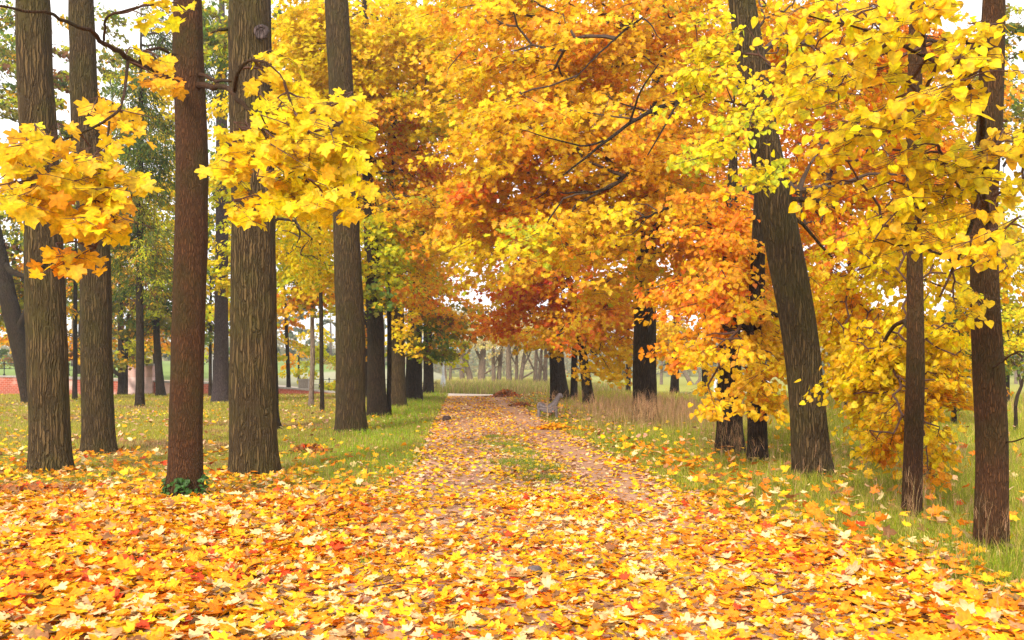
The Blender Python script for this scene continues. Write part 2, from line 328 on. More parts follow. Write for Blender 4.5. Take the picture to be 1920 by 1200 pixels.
TREES = {}
def tree(name, label, Y, trunk, bark, blobs=(), leaf='small', ls=.13, limbs=(), seed=1, group=None, cat='tree', top=3.0,
         sr=.7, per=70, flare=1.35, droop=.35, twig=None, hang=0.3, upper=None, tw=1.0, keep=.6, ring=None, knots=(), base_z=None):
    rng = np.random.default_rng(seed)
    tr = [(*P(px, py, Y), w_*Y/FPX/2) for px, py, w_ in trunk]
    bx, by = tr[0][0], tr[0][1]; bz = float(gz(bx, by)) if base_z is None else base_z
    tr[0] = (bx, by, bz-.12, tr[0][3])
    e = np.array(tr[-1]); p = np.array(tr[-2]); dd = (e-p)[:3]/max(np.linalg.norm((e-p)[:3]), .01)
    dd[2] = max(dd[2], .8)
    if top > 0:
        for k in range(1, 5):
            q = e[:3]+dd*top*k/4; tr.append((q[0], q[1], q[2], max(e[3]*(1-.22*k), .012)))
    root = empty(name, (bx, by, bz), label, cat, group)
    near = Y < 35
    rs = resample(np.array(tr), .07 if near else .35)
    z = rs[:, 2]-bz; r = rs[:, 3]*(1+(flare-1)*np.exp(-np.clip(z, 0, None)/.22))
    r = r*(1+.025*noise(rs[:, 2]*2, seed, 0, 1.5)); wob = np.clip(z, 0, 1)*.022
    rs[:, 0] += wob*noise(rs[:, 2], seed*3.1, 0, .9); rs[:, 1] += wob*noise(rs[:, 2], seed*1.7, 5, .9)
    fl_seed = seed; mb = MB(); polytube(mb, rs[:, :3], r, 64 if Y < 20 else (32 if near else 12), rough=.05 if near else .04)
    mb.build("trunk", bark, root, True)
    nodes = [rs[i, :3] for i in range(len(rs)) if rs[i, 2]-bz > .25*(rs[-1, 2]-bz)][::max(1, int(len(rs)/40))]
    nrad = [.5*np.interp(q[2], rs[:, 2], rs[:, 3]) for q in nodes]
    for li, lb in enumerate(limbs):
        pts = np.array([(*P(a, b, c), w_*c/FPX/2) for a, b, c, w_ in lb])
        pr = resample(pts, .12 if near else .3)
        jit = noise(pr[:, 0]*3, pr[:, 1]*3, pr[:, 2]*3, 1.6)*.03*smooth(0, .3, np.arange(len(pr))/len(pr))
        pr[:, 2] += jit; pr[:, 0] += jit*.6
        b = MB(); polytube(b, pr[:, :3], np.maximum(pr[:, 3], .004), 10)
        b.build("branch", bark, root, True)
        for q in pr[::3]: nodes.append(q[:3]); nrad.append(q[3]*.6)
    cm = MB(); tb = MB(); allc = []; alld = []
    trunkx = np.array([0.]); total = 0
    for bi, bl in enumerate(blobs):
        px, py, rx, ry, bY, dY, cover, pal = bl[:8]
        s = bl[8] if len(bl) > 8 else ls
        c0 = P(px, py, bY); a = rx*bY/FPX; bb = ry*bY/FPX
        fac = (3.2 if bY < 10.5 else 3.0 if bY < 60 else 1.9)*(2.4 if leaf == 'narrow' else 1)
        nl = int(fac*cover*math.pi*a*bb/(.5*s*s)); ns = max(3, nl//per)
        q = rng.normal(size=(ns*2, 3)); q = q/np.linalg.norm(q, axis=1, keepdims=True)*(rng.random((ns*2, 1))**.45*.85+np.abs(rng.normal(0, .16, (ns*2, 1))))
        cen = c0+q*np.array([a, dY, bb])
        nzc = noise(cen[:, 0], cen[:, 1], cen[:, 2]*2.0+seed, 1.1 if bY > 16 else 1.8)+rng.normal(0, .35, ns*2)
        cen = cen[np.argsort(-nzc)[:ns]]
        cen[:, 2] = np.maximum(cen[:, 2], gz(cen[:, 0], cen[:, 1])+.12+sr*.3)
        tx = np.interp(cen[:, 2], rs[:, 2], rs[:, 0]); ty = np.interp(cen[:, 2], rs[:, 2], rs[:, 1])
        od = np.stack([cen[:, 0]-tx, cen[:, 1]-ty, np.zeros(ns)], 1)
        od = unit(unit(od)+rng.normal(0, .45, (ns, 3))*np.array([1, 1, .2])); od[:, 2] -= droop*rng.uniform(.3, 1.5, ns); od = unit(od)
        sd = unit(np.cross(od, np.array([0, 0, 1.]))); nn = np.cross(sd, od)
        g = np.repeat(np.arange(ns), per); n = len(g)
        rr = sr*rng.uniform(.6, 1.3, ns)[g]
        u = rng.uniform(-1, 1, n); v = rng.normal(0, .42, n)*(1.15-np.abs(u)*.6); h = rng.normal(0, .13, n)
        pos = cen[g]+od[g]*(u*rr)[:, None]+sd[g]*(v*rr)[:, None]+nn[g]*(h*rr)[:, None]
        pos[:, 2] -= hang*(np.abs(v)**1.5)*rr*.6+rng.random(n)*s*.5
        tip = od[g]*.6+sd[g]*np.sign(v)[:, None]*.55+rng.normal(0, .4, (n, 3)); tip[:, 2] -= .55 if bY > 12 else .85
        nrm = nn[g]*.75+rng.normal(0, .5, (n, 3))+np.array([0, -.55, .15])
        gzv = gz(pos[:, 0], pos[:, 1])+.03
        pos[:, 2] = np.where(pos[:, 2] < gzv, gzv+rng.random(n)*.06, pos[:, 2])
        leaves(cm, rng, pos, tip, nrm, s*rng.uniform(.65, 1.2, n), palcol(rng, pal, n, g, keep), leaf)
        if bY < 12.6:
            base = pos-unit(tip)*s*.3; ax = cen[g]+od[g]*((u*.9)*rr)[:, None]
            dl = np.linalg.norm(base-ax, axis=1, keepdims=True); ax = base+(ax-base)*np.minimum(1, .16/np.maximum(dl, .01))
            tubes(tb, ax, base, np.full(n, .0016), np.full(n, .0012), 3)
        allc.append(cen); alld.append(od)
        if Y < 60:
            k = 6 if bY < 13 else 3
            for _ in range(k):
                uu = rng.uniform(-.9, .9, ns)*sr; vv = rng.uniform(.3, .7, ns)*sr*rng.choice([-1, 1], ns)
                A = cen+od*uu[:, None]; B = A+od*(sr*.35)+sd*vv[:, None]+np.array([0, 0, -.06*sr])
                tubes(tb, A, B, np.full(ns, .0035*tw), np.full(ns, .0015*tw), 3)
            tubes(tb, cen-od*sr*.9, cen+od*sr*.9, np.full(ns, .007*tw), np.full(ns, .002*tw), 4)
    if allc:
        cm.build("crown", M_leaf, root)
        cen = np.concatenate(allc); od = np.concatenate(alld); st = cen-od*sr*.9
        if len(st) > 420:
            kk = rng.permutation(len(st))[:420]; st = st[kk]
        nd = np.array(nodes); d0 = np.min(np.linalg.norm(st[:, None]-nd[None], axis=2), 1)
        order = np.argsort(d0); pos_ = [tuple(a) for a in nodes]; par = [-1]*len(pos_); dist = [0.]*len(pos_)
        PP = np.array(pos_); DI = np.zeros(len(PP))
        for i in order:
            d = np.linalg.norm(PP-st[i], axis=1); dz = np.maximum(0, PP[:, 2]-st[i][2])
            cst = d+.35*DI+.25*dz+.35*d*(np.abs(PP[:, 2]-st[i][2])/(d+1e-6) > .93)
            j = int(np.argmin(cst)); mid = (PP[j]+st[i])/2+rng.normal(0, .07, 3)*d[j]+np.array([0, 0, .07*d[j]])
            PP = np.concatenate([PP, mid[None], st[i][None]]); a = len(PP)-2
            par += [j, a]; DI = np.concatenate([DI, [DI[j]+d[j]/2, DI[j]+d[j]]])
        w_ = np.zeros(len(PP)); w_[len(nodes):] = .0
        for i in range(len(nodes)+1, len(PP), 2): w_[i] += 1
        for i in range(len(PP)-1, len(nodes)-1, -1):
            if par[i] >= 0: w_[par[i]] += w_[i]
        idx = np.arange(len(nodes), len(PP)); pj = np.array([par[i] for i in idx])
        rad = (.0075*np.sqrt(w_[idx])+.002)*tw; cap = (.014 if tw < 1 else .07*tw) if Y < 40 else .12
        rad = np.minimum(rad, cap); rp = np.minimum(np.where(pj >= len(nodes), (.0075*np.sqrt(w_[pj])+.002)*tw, rad*1.25), cap)
        A, B = PP[pj], PP[idx]; m1 = A+(B-A)*.5+rng.normal(0, .035, A.shape)*np.linalg.norm(B-A, axis=1)[:, None]
        tubes(tb, A, m1, rp, (rad+rp)/2, 5); tubes(tb, m1, B, (rad+rp)/2, rad, 5)
        tb.build("branchwork", twig or M_twig, root)
    TREES[label] = root
    return root, rs

# ------------------------------------------------------------------ ground, path, water
def spaced(lo, hi, n, k):
    t = np.linspace(-1, 1, n); s = np.sinh(k*t)/np.sinh(k); return lo*(s < 0)*-s+hi*(s >= 0)*s
gx = spaced(-700, 700, 340, 6.0); gy = np.concatenate([np.linspace(-60, 3, 16), 3+(np.geomspace(1, 60, 420)-1)/59*1300])
X, Yg = np.meshgrid(gx, gy); Z = gz(X, Yg)
nx, ny = len(gx), len(gy)
ii = (np.arange(ny-1)[:, None]*nx+np.arange(nx-1)[None]).ravel()
F = np.stack([ii, ii+1, ii+1+nx, ii+nx], 1)
def litter_zone(x, y):
    """0..1 how completely leaves cover the ground"""
    rb = np.interp(y, [5, 6.7, 9, 12, 16.2, 20, 30], [3.9, 3.5, 2.9, 2.3, 1.75, 1.5, 1.2])+.35*noise(x, y, 1, 1.3)
    lb = np.interp(x, [-8, -3.5, -2.2, -1.2, 0, .8, 1.6], [12.2, 12.6, 12.2, 13.5, 14.2, 13.6, 14.5])+.7*noise(x, y, 8, 1.1)
    return smooth(.7, -.5, x-rb)*smooth(3.6, -1.6, y-lb)
onp = smooth(1.25, .95, np.abs(X-pathc(Yg))/pathw(Yg))
lz_ = litter_zone(X, Yg)
gc = np.zeros(X.shape+(3,))+np.array([.20, .19, .025])
nzv = noise(X, Yg, 2, .6)
gc = gc+(np.array([.19, .13, .06])-gc)*smooth(.0, .9, nzv)[..., None]
gc = gc+(np.array([.30, .15, .04])-gc)*(lz_*.9)[..., None]
far_ = smooth(60, 75, Yg); gc = gc+(np.array([.3, .3, .06])-gc)*far_[..., None]
gmb = MB(); gmb.add(np.stack([X, Yg, Z], 2).reshape(-1, 3), None, F, gc.reshape(-1, 3))
M_ground = groundmat("ground_soil", [((.32, .22, .06), 14, .5, .65, .6), ((.07, .05, .025), 22, .55, .7, .6), ((.2, .24, .04), 5, .5, .7, .5)], .03)
tag(gmb.build("ground", M_ground, smoothf=True), kind='structure')
# avenue
M_path = groundmat("path_dirt", [((.50, .31, .235), 16, .48, .62, .7), ((.22, .12, .08), 40, .52, .66, .6), ((.66, .36, .10), 55, .52, .62, .6)], .012)
def strip(name, ys, cfun, wfun, mat, col, kx=22, lift=.012, jig=.18):
    t = np.linspace(-1, 1, kx); Yv, T = np.meshgrid(ys, t, indexing='ij')
    wv = wfun(Yv)*(1+jig*noise(Yv, np.sign(T)*5, 0, 1.3)*np.abs(T))
    Xv = cfun(Yv)+T*wv
    Zv = gz(Xv, Yv)+lift
    n = len(ys); i = (np.arange(n-1)[:, None]*kx+np.arange(kx-1)[None]).ravel()
    b = MB(); b.add(np.stack([Xv, Yv, Zv], 2).reshape(-1, 3), None, np.stack([i, i+1, i+1+kx, i+kx], 1), col)
    return tag(b.build(name, mat, smoothf=True), kind='structure')
strip("path", np.linspace(2, 57.3, 420), pathc, lambda y: pathw(y)*.97, M_path, (.36, .20, .14), jig=.10)
M_path2 = groundmat("pale_path_gravel", [((.8, .68, .58), 6, .45, .6, .5), ((.5, .38, .28), 30, .55, .7, .4)], .01)
t = np.linspace(-26, -.2, 90)
cpc = np.interp(t, [-26, -16, -4, 0], [66.5, 64.5, 60.5, 59.8]); cw = np.interp(t, [-26, -4, -.2], [3.0, 3.2, .5])
b = MB(); rows = np.stack([np.stack([t, cpc+s_*cw, gz(t, cpc+s_*cw)+.022], 1) for s_ in (-1, -.5, 0, .5, 1)], 0)
i = (np.arange(4)[:, None]*90+np.arange(89)[None]).ravel()
b.add(rows.reshape(-1, 3), None, np.stack([i, i+1, i+91, i+90], 1), (.72, .58, .48))
tag(b.build("cross_path", M_path2, smoothf=True), kind='structure')
# river
m, n, l = newmat("river_water")
p = n.new("ShaderNodeBsdfPrincipled"); p.inputs[0].default_value = (.10, .13, .13, 1); p.inputs['Roughness'].default_value = .12
nz = n.new("ShaderNodeTexNoise"); nz.inputs['Scale'].default_value = 1.3; nz.inputs['Detail'].default_value = 4
tc = n.new("ShaderNodeTexCoord"); mp = n.new("ShaderNodeMapping"); mp.inputs['Scale'].default_value = (.35, 1, 1)
bb = n.new("ShaderNodeBump"); bb.inputs['Distance'].default_value = .02; bb.inputs['Strength'].default_value = .6
l.new(tc.outputs['Object'], mp.inputs[0]); l.new(mp.outputs[0], nz.inputs['Vector']); l.new(nz.outputs[0], bb.inputs['Height']); l.new(bb.outputs[0], p.inputs['Normal'])
o = n.new("ShaderNodeOutputMaterial"); l.new(p.outputs[0], o.inputs[0])
b = MB(); b.add([(-400, 50, -1), (500, 50, -1), (500, 275, -1), (-400, 275, -1)], None, [(0, 1, 2, 3)])
tag(b.build("water", m), kind='structure')

def box(mb, c, s, rz=0, col=(.5, .5, .5), taper=1.0):
    x, y, z = [q/2 for q in s]
    v = np.array([(-x, -y, -z), (x, -y, -z), (x, y, -z), (-x, y, -z), (-x*taper, -y*taper, z), (x*taper, -y*taper, z), (x*taper, y*taper, z), (-x*taper, y*taper, z)])
    ca, sa = math.cos(rz), math.sin(rz); v = np.stack([v[:, 0]*ca-v[:, 1]*sa, v[:, 0]*sa+v[:, 1]*ca, v[:, 2]], 1)+np.array(c)
    mb.add(v, None, [(0, 3, 2, 1), (4, 5, 6, 7), (0, 1, 5, 4), (1, 2, 6, 5), (2, 3, 7, 6), (3, 0, 4, 7)], col)
def lathe(mb, c, prof, k=20):
    an = np.arange(k)*2*math.pi/k
    V = np.array([[(c[0]+r_*math.cos(a), c[1]+r_*math.sin(a), c[2]+z_) for a in an] for r_, z_ in prof]).reshape(-1, 3)
    i = np.arange(k); q = np.stack([i, (i+1) % k, (i+1) % k+k, i+k], 1)
    mb.add(V, None, (q[None]+(np.arange(len(prof)-1)*k)[:, None, None]).reshape(-1, 4))

# ---- brick retaining wall, embankment
WY = 61.0
def wtop(x): return np.interp(x, [-50, -30, -17, -12.5, -10.2], [1.15, 1.06, .6, .28, .06])
m, n, l = newmat("red_brick")
tc = n.new("ShaderNodeTexCoord"); mp = n.new("ShaderNodeMapping"); mp.inputs['Rotation'].default_value = (R(90), 0, 0)
br = n.new("ShaderNodeTexBrick"); br.inputs['Scale'].default_value = 2.2; br.inputs[1].default_value = (.45, .085, .04, 1); br.inputs[2].default_value = (.33, .07, .04, 1)
br.inputs[3].default_value = (.5, .34, .27, 1); br.inputs['Mortar Size'].default_value = .014
l.new(tc.outputs['Object'], mp.inputs[0]); l.new(mp.outputs[0], br.inputs['Vector'])
nz = n.new("ShaderNodeTexNoise"); nz.inputs['Scale'].default_value = .9; nz.inputs['Detail'].default_value = 7; l.new(tc.outputs['Object'], nz.inputs['Vector'])
r_ = n.new("ShaderNodeMapRange"); r_.inputs[1].default_value = .52; r_.inputs[2].default_value = .64; r_.inputs[4].default_value = .85; l.new(nz.outputs[0], r_.inputs[0])
x = n.new("ShaderNodeMix"); x.data_type = 'RGBA'; x.inputs[7].default_value = (.62, .45, .40, 1); l.new(r_.outputs[0], x.inputs[0]); l.new(br.outputs[0], x.inputs[6])
p = n.new("ShaderNodeBsdfPrincipled"); p.inputs['Roughness'].default_value = .9; l.new(x.outputs[2], p.inputs[0])
o = n.new("ShaderNodeOutputMaterial"); l.new(p.outputs[0], o.inputs[0]); M_brick = m
M_cap = plain("grey_stone_coping", (.34, .31, .29), .8); M_pink = plain("pink_granite", (.56, .34, .30), .8, 0, 3, .25)
M_pinkl = plain("pale_pink_stone", (.66, .46, .44), .8, 0, 3, .25)
wroot = empty("brick_wall", (-30, WY, 0), "low red brick retaining wall with grey coping and flaking plaster behind the lawn", "wall")
def wallseg(x0, x1, n=20):
    xs = np.linspace(x0, x1, n); b = MB(); c = MB()
    for (yy0, yy1, zb, za, mb_) in ((WY, WY+.45, -.4, 0, b), (WY-.06, WY+.52, 0, .10, c)):
        V = []
        for x_ in xs:
            t_ = wtop(x_)
            z0, z1 = (zb, t_) if mb_ is b else (t_+.002, t_+za)
            V += [(x_, yy0, z0), (x_, yy0, z1), (x_, yy1, z1), (x_, yy1, z0)]
        Fq = []
        for k in range(n-1):
            for e_ in range(4): Fq.append((k*4+e_, k*4+(e_+1) % 4, (k+1)*4+(e_+1) % 4, (k+1)*4+e_))
        Fq += [(3, 2, 1, 0), ((n-1)*4, (n-1)*4+1, (n-1)*4+2, (n-1)*4+3)]
        mb_.add(V, None, Fq)
    b.build("brickwork", M_brick, wroot); c.build("coping", M_cap, wroot)
wallseg(-62, -22.85, 30); wallseg(-21.35, -10.4, 14)
pr = empty("stone_pier", (-22.1, WY, 0), "square pink granite pier with flat cap set in the brick wall", "pier")
b = MB(); box(b, (-22.1, WY+.25, .3), (1.48, .9, 1.5)); b.build("lower_block", M_pinkl, pr)
b = MB()
for k in range(2):
    for j in range(3): box(b, (-22.1-.5+.5*j, WY+.25, 1.05+.001+.17+.345*k-.0), (.49, .88, .34))
b.build("block_course", M_pink, pr)
b = MB(); box(b, (-22.1, WY+.25, 1.80), (1.68, 1.1, .12)); b.build("cap", M_cap, pr)
pr = empty("stone_pier", (-12.9, WY+2.6, 0), "small weathered grey stone pier beside slim yellow trees", "pier")
b = MB(); box(b, (-12.9, WY+2.6, .35), (.62, .6, .95)); b.build("block", M_cap, pr)
b = MB(); box(b, (-12.9, WY+2.6, .88), (.74, .72, .1)); b.build("cap", M_cap, pr)
# embankment behind the wall
xs = np.linspace(-140, -9.5, 100); ys = np.concatenate([np.linspace(WY+.46, WY+6, 10), np.linspace(WY+7, 240, 50)])
Xe, Ye = np.meshgrid(xs, ys); Ze = (wtop(Xe)+.03)*smooth(-9.5, -14, Xe)+.012*np.maximum(0, Ye-WY-8)*smooth(-14, -30, Xe)-.5*smooth(-15, -9.5, Xe)
Ze = Ze-1.4*smooth(-20, -12, Xe)*smooth(76, 84, Ye)
nxe = len(xs); i = (np.arange(len(ys)-1)[:, None]*nxe+np.arange(nxe-1)[None]).ravel()
col = np.where((Ye < WY+5.5)[..., None], np.array([.66, .56, .48]), np.where((Xe < -22)[..., None], np.array([.20, .27, .075]), np.array([.36, .34, .22])))
b = MB(); b.add(np.stack([Xe, Ye, Ze], 2).reshape(-1, 3), None, np.stack([i, i+1, i+1+nxe, i+nxe], 1), col.reshape(-1, 3))
tag(b.build("embankment", groundmat("embankment_turf", [((.3, .36, .1), .8, .5, .7, .35)], .03), smoothf=True), kind='structure')
def ez(x, y): return float((wtop(x)+.03)*smooth(-9.5, -14, x)+.012*max(0, y-WY-8)*smooth(-14, -30, x))
# iron railings
M_iron = plain("black_iron", (.03, .035, .035), .5, .6)
def railing(label, x0, x1, n, Y0, h, mat, zf, sag=0):
    rt = empty("iron_railing", (x0, Y0, zf(x0)), label, "railing", None)
    xs = np.linspace(x0, x1, n)
    for x_ in xs:
        b = MB(); lathe(b, (x_, Y0, zf(x_)-.05), [(.07, 0), (.07, .12), (.03, .16), (.03, h*.55), (.055, h*.6), (.03, h*.65), (.03, h*.9), (.06, h*.95), (.05, h+.03), (.005, h+.1)], 8)
        b.build("post", mat, rt)
    for f_ in (.9, .5):
        b = MB(); A = [(xs[i], Y0, zf(xs[i])+h*f_) for i in range(n-1)]; B = [(xs[i+1], Y0, zf(xs[i+1])+h*f_) for i in range(n-1)]
        tubes(b, A, B, np.full(n-1, .018), np.full(n-1, .018), 6); b.build("rail", mat, rt)
    return rt
railing("black iron railing with knobbed posts along the top of the red brick wall", -42, -23.4, 9, WY+.25, .82, M_iron, lambda x: float(wtop(x))+.1)
railing("black iron railing further back across the pale embankment path", -46, -24, 8, WY+9, .85, M_iron, lambda x: ez(x, WY+9))
railing("dark railing at the water's edge beyond the pale cross path", -14.5, -8.5, 4, 70, .9, M_iron, lambda x: float(gz(x, 70)))
M_wood = plain("brown_rail_wood", (.16, .10, .06), .85)
rt = empty("rail_fence", (-5.2, 66, 0), "short brown two-rail fence beside the pale lamp post", "fence")
for x_ in (-6.6, -5.4, -4.9): b = MB(); box(b, (x_, 66, .35), (.07, .07, .8)); b.build("post", M_wood, rt)
for z_ in (.35, .62): b = MB(); box(b, (-5.75, 65.95, z_), (1.9, .04, .06)); b.build("rail", M_wood, rt)
# white footbridges
M_white = plain("white_paint", (.78, .77, .76), .6, 0, 8, .08)
def whiterail(label, x0, x1, Y0, z0, h, slant=True):
    rt = empty("white_balustrade", (x0, Y0, z0), label, "balustrade")
    b = MB(); box(b, (x0, Y0, z0+h/2), (.22, .22, h)); b.build("post", M_white, rt)
    b = MB(); box(b, (x1, Y0, z0+h/2), (.22, .22, h)); b.build("post", M_white, rt)
    for f_ in (.96, .1):
        b = MB(); box(b, ((x0+x1)/2, Y0, z0+h*f_), (abs(x1-x0)-.23, .12, .1)); b.build("rail", M_white, rt)
    n = max(2, int(abs(x1-x0)/.7)); xs = np.linspace(x0+.15, x1-.15, n+1); b = MB()
    for i in range(n):
        for a_, b_ in ((0, 1), (1, 0)):
            tubes(b, [(xs[i+a_], Y0, z0+h*.15)], [(xs[i+b_], Y0, z0+h*.9)], [.035], [.035], 6)
    b.build("lattice", M_white, rt)
whiterail("white wooden lattice bridge railing on the water at the far right bank", 21.8, 27.6, 110, -1.1, 1.45)
whiterail("tall white lattice railing glimpsed behind the plum-brown trunk", -20.6, -17.2, 70, .25, 2.3)

# ---- lamp post
M_lamp = plain("pale_grey_paint", (.62, .66, .70), .5, 0, 10, .1); M_teal = plain("teal_paint", (.10, .32, .32), .5)
M_glass = plain("milky_lamp_glass", (.75, .8, .8), .3, 0, 5, .05)
lx_, ly_ = (831-960)/FPX*68, 68.; lzz = float(gz(lx_, ly_))
lp = empty("street_lamp", (lx_, ly_, lzz), "pale grey lamp post with flared base and teal head at the end of the avenue", "street lamp")
b = MB(); lathe(b, (lx_, ly_, lzz), [(.36, -.05), (.36, .12), (.27, .16), (.25, .3), (.2, .45), (.16, .8), (.11, 1.05), (.1, 1.1), (.001, 1.1)]); b.build("base", M_lamp, lp, True)
b = MB(); lathe(b, (lx_, ly_, lzz), [(.085, 1.06), (.08, 2.0), (.06, 3.0), (.001, 3.0)]); b.build("pole", M_lamp, lp, True)
b = MB(); polytube(b, [(lx_, ly_, lzz+2.85), (lx_+.2, ly_, lzz+3.1), (lx_+.5, ly_, lzz+3.2), (lx_+.75, ly_, lzz+3.1)], [.035]*4, 8); b.build("arm", M_teal, lp, True)
b = MB(); lathe(b, (lx_+.75, ly_, lzz+2.6), [(.01, 0), (.13, .04), (.2, .28), (.2, .3)], 12); b.build("lantern", M_glass, lp, True)
b = MB(); lathe(b, (lx_+.75, ly_, lzz+2.902), [(.27, 0), (.2, .1), (.05, .18), (.001, .24)], 12); b.build("lamp_hood", M_teal, lp, True)

# ---- bench
M_cast = plain("weathered_cast_iron", (.17, .135, .14), .65, 0, 25, .3, .01); M_slat = plain("weathered_slats", (.13, .10, .095), .8, 0, 14, .35, .01)
BX, BY = (1006-960)/FPX*32.8, 32.8; BZ = float(gz(BX, BY))
bd = unit(np.array([[.06, 1.75, 0.]]))[0]; bf = np.array([bd[1], -bd[0], 0])   # length dir, front-to-back dir (to the right)
bench = empty("park_bench", (BX, BY, BZ), "weathered grey scroll-ended park bench facing the path at its right edge", "bench")
def bpnt(u, z, t): return np.array([BX, BY, BZ])+bf*u+bd*t+np.array([0, 0, z])
def endframe(t0):
    b = MB()
    def curve(pts, r0):
        pts = resample(np.array([(*bpnt(u, z, t0), r_) for u, z, r_ in pts]), .025); polytube(b, pts[:, :3], pts[:, 3], 10)
    curve([(.10, .42, .045), (.2, .36, .05), (.34, .31, .05), (.46, .33, .05), (.56, .42, .045), (.64, .56, .045), (.70, .70, .04), (.76, .77, .045), (.83, .77, .05), (.86, .70, .05), (.81, .66, .045)], .045)
    curve([(.13, .30, .05), (.24, .27, .055), (.4, .27, .055), (.56, .32, .055), (.62, .42, .055), (.67, .56, .045), (.73, .68, .04)], .04)
    curve([(.22, .22, .05), (.36, .2, .045), (.52, .2, .05)], .04)
    a = np.linspace(0, 2.2*math.pi, 22); sp = [(.10+.085*(1-.3*k/22)*math.cos(q+1.6), .35+.085*(1-.3*k/22)*math.sin(q+1.6), .035) for k, q in enumerate(a)]
    curve(sp, .04)
    curve([(.08, .27, .045), (.07, .16, .055), (.09, .09, .04), (.05, .0, .05), (-.02, -.03, .05)], .04)
    curve([(.12, .27, .04), (.26, .24, .05), (.42, .24, .05), (.56, .25, .05), (.62, .30, .05)], .04)
    curve([(.6, .44, .05), (.63, .28, .05), (.62, .12, .045), (.66, -.03, .05)], .04)
    return b.build("end_frame", M_cast, bench, True)
endframe(0); endframe(1.75)
b = MB()
for u, z in ((.17, .39), (.25, .36), (.33, .345), (.41, .345)): 
    A = bpnt(u, z, .05); B = bpnt(u, z, 1.7); tubes(b, [A], [B], [.035], [.035], 4)
b.build("seat", M_slat, bench)
b = MB()
for u, z in ((.56, .45), (.61, .52), (.65, .59), (.69, .66)):
    A = bpnt(u, z, .05); B = bpnt(u, z, 1.7); tubes(b, [A], [B], [.035], [.035], 4)
b.build("backrest", M_slat, bench)

# ---- fallen twigs
for lb_, pts_ in (("thin bare twig lying across the leaves left of centre in the foreground", [(700, 1120), (740, 1112), (790, 1118)]), ("crooked dark twig among red leaves in the left foreground", [(270, 1090), (300, 1070), (352, 1074)]),
                  ("short twig lying near the rounded dark stone", [(1060, 1105), (1090, 1098), (1120, 1101)]), ("long thin twig on the leaves at the lower right", [(1450, 1140), (1500, 1128), (1560, 1132)])):
    q = []
    for a_, b_ in pts_:
        c_ = P(a_, b_, CAMH*FPX/(b_-HY)); c_[2] = float(gz(c_[0], c_[1]))+.075; q.append((*c_, .005))
    q = resample(np.array(q), .02); q[:, 3] = np.linspace(.006, .002, len(q)); b = MB(); polytube(b, q[:, :3], q[:, 3], 6)
    j = len(q)//2; e_ = q[j, :3]+np.array([.07, .05, .02]); tubes(b, [q[j, :3]], [e_], [.003], [.0015], 5)
    tag(b.build("fallen_twig", M_twig, smoothf=True, origin=q[0, :3]), lb_, "twig", "fallen twigs on the leaf carpet")
# ---- stones
M_rock = plain("dark_stone", (.07, .035, .03), .8, 0, 15, .4, .02); M_rock2 = plain("wet_stone", (.10, .07, .065), .5, 0, 25, .5, .02)
def rock(px, py, wpx, hpx, label, mat, seed, name="stone"):
    Y = CAMH*FPX/(py-HY); r_ = wpx/2*Y/FPX; h_ = hpx*Y/FPX; c = P(px, py, Y); c[2] = float(gz(c[0], c[1]))
    th = np.linspace(0, math.pi, 14); ph = np.arange(22)*2*math.pi/22; b = MB()
    T, Ph = np.meshgrid(th, ph, indexing='ij'); d = np.stack([np.sin(T)*np.cos(Ph), np.sin(T)*np.sin(Ph), np.cos(T)], 2)
    d2 = np.sign(d)*np.abs(d)**.75; rr = 1+.12*noise(d[..., 0]*2+seed, d[..., 1]*2, d[..., 2]*2, 1.3)
    V = c+d2*rr[..., None]*np.array([r_, r_*.8, h_*.55])+np.array([0, 0, h_*.42])
    i = np.arange(22); q = np.stack([i, (i+1) % 22, (i+1) % 22+22, i+22], 1)
    b.add(V.reshape(-1, 3), None, (q[None]+(np.arange(13)*22)[:, None, None]).reshape(-1, 4))
    tag(b.build(name, mat, smoothf=True, origin=c), label, "stone")
rock(838, 790, 17, 11, "dark brown block of stone on the left edge of the path", M_rock, 1)
rock(1001, 1080, 32, 20, "rounded dark stone half buried in the yellow leaves", M_rock2, 4)
rock(950, 1050, 14, 8, "small brown pebble among leaves just left of the rounded stone", M_rock2, 9)
rock(1045, 1150, 15, 9, "small dark pebble in the leaves near the bottom of the frame", M_rock2, 12)

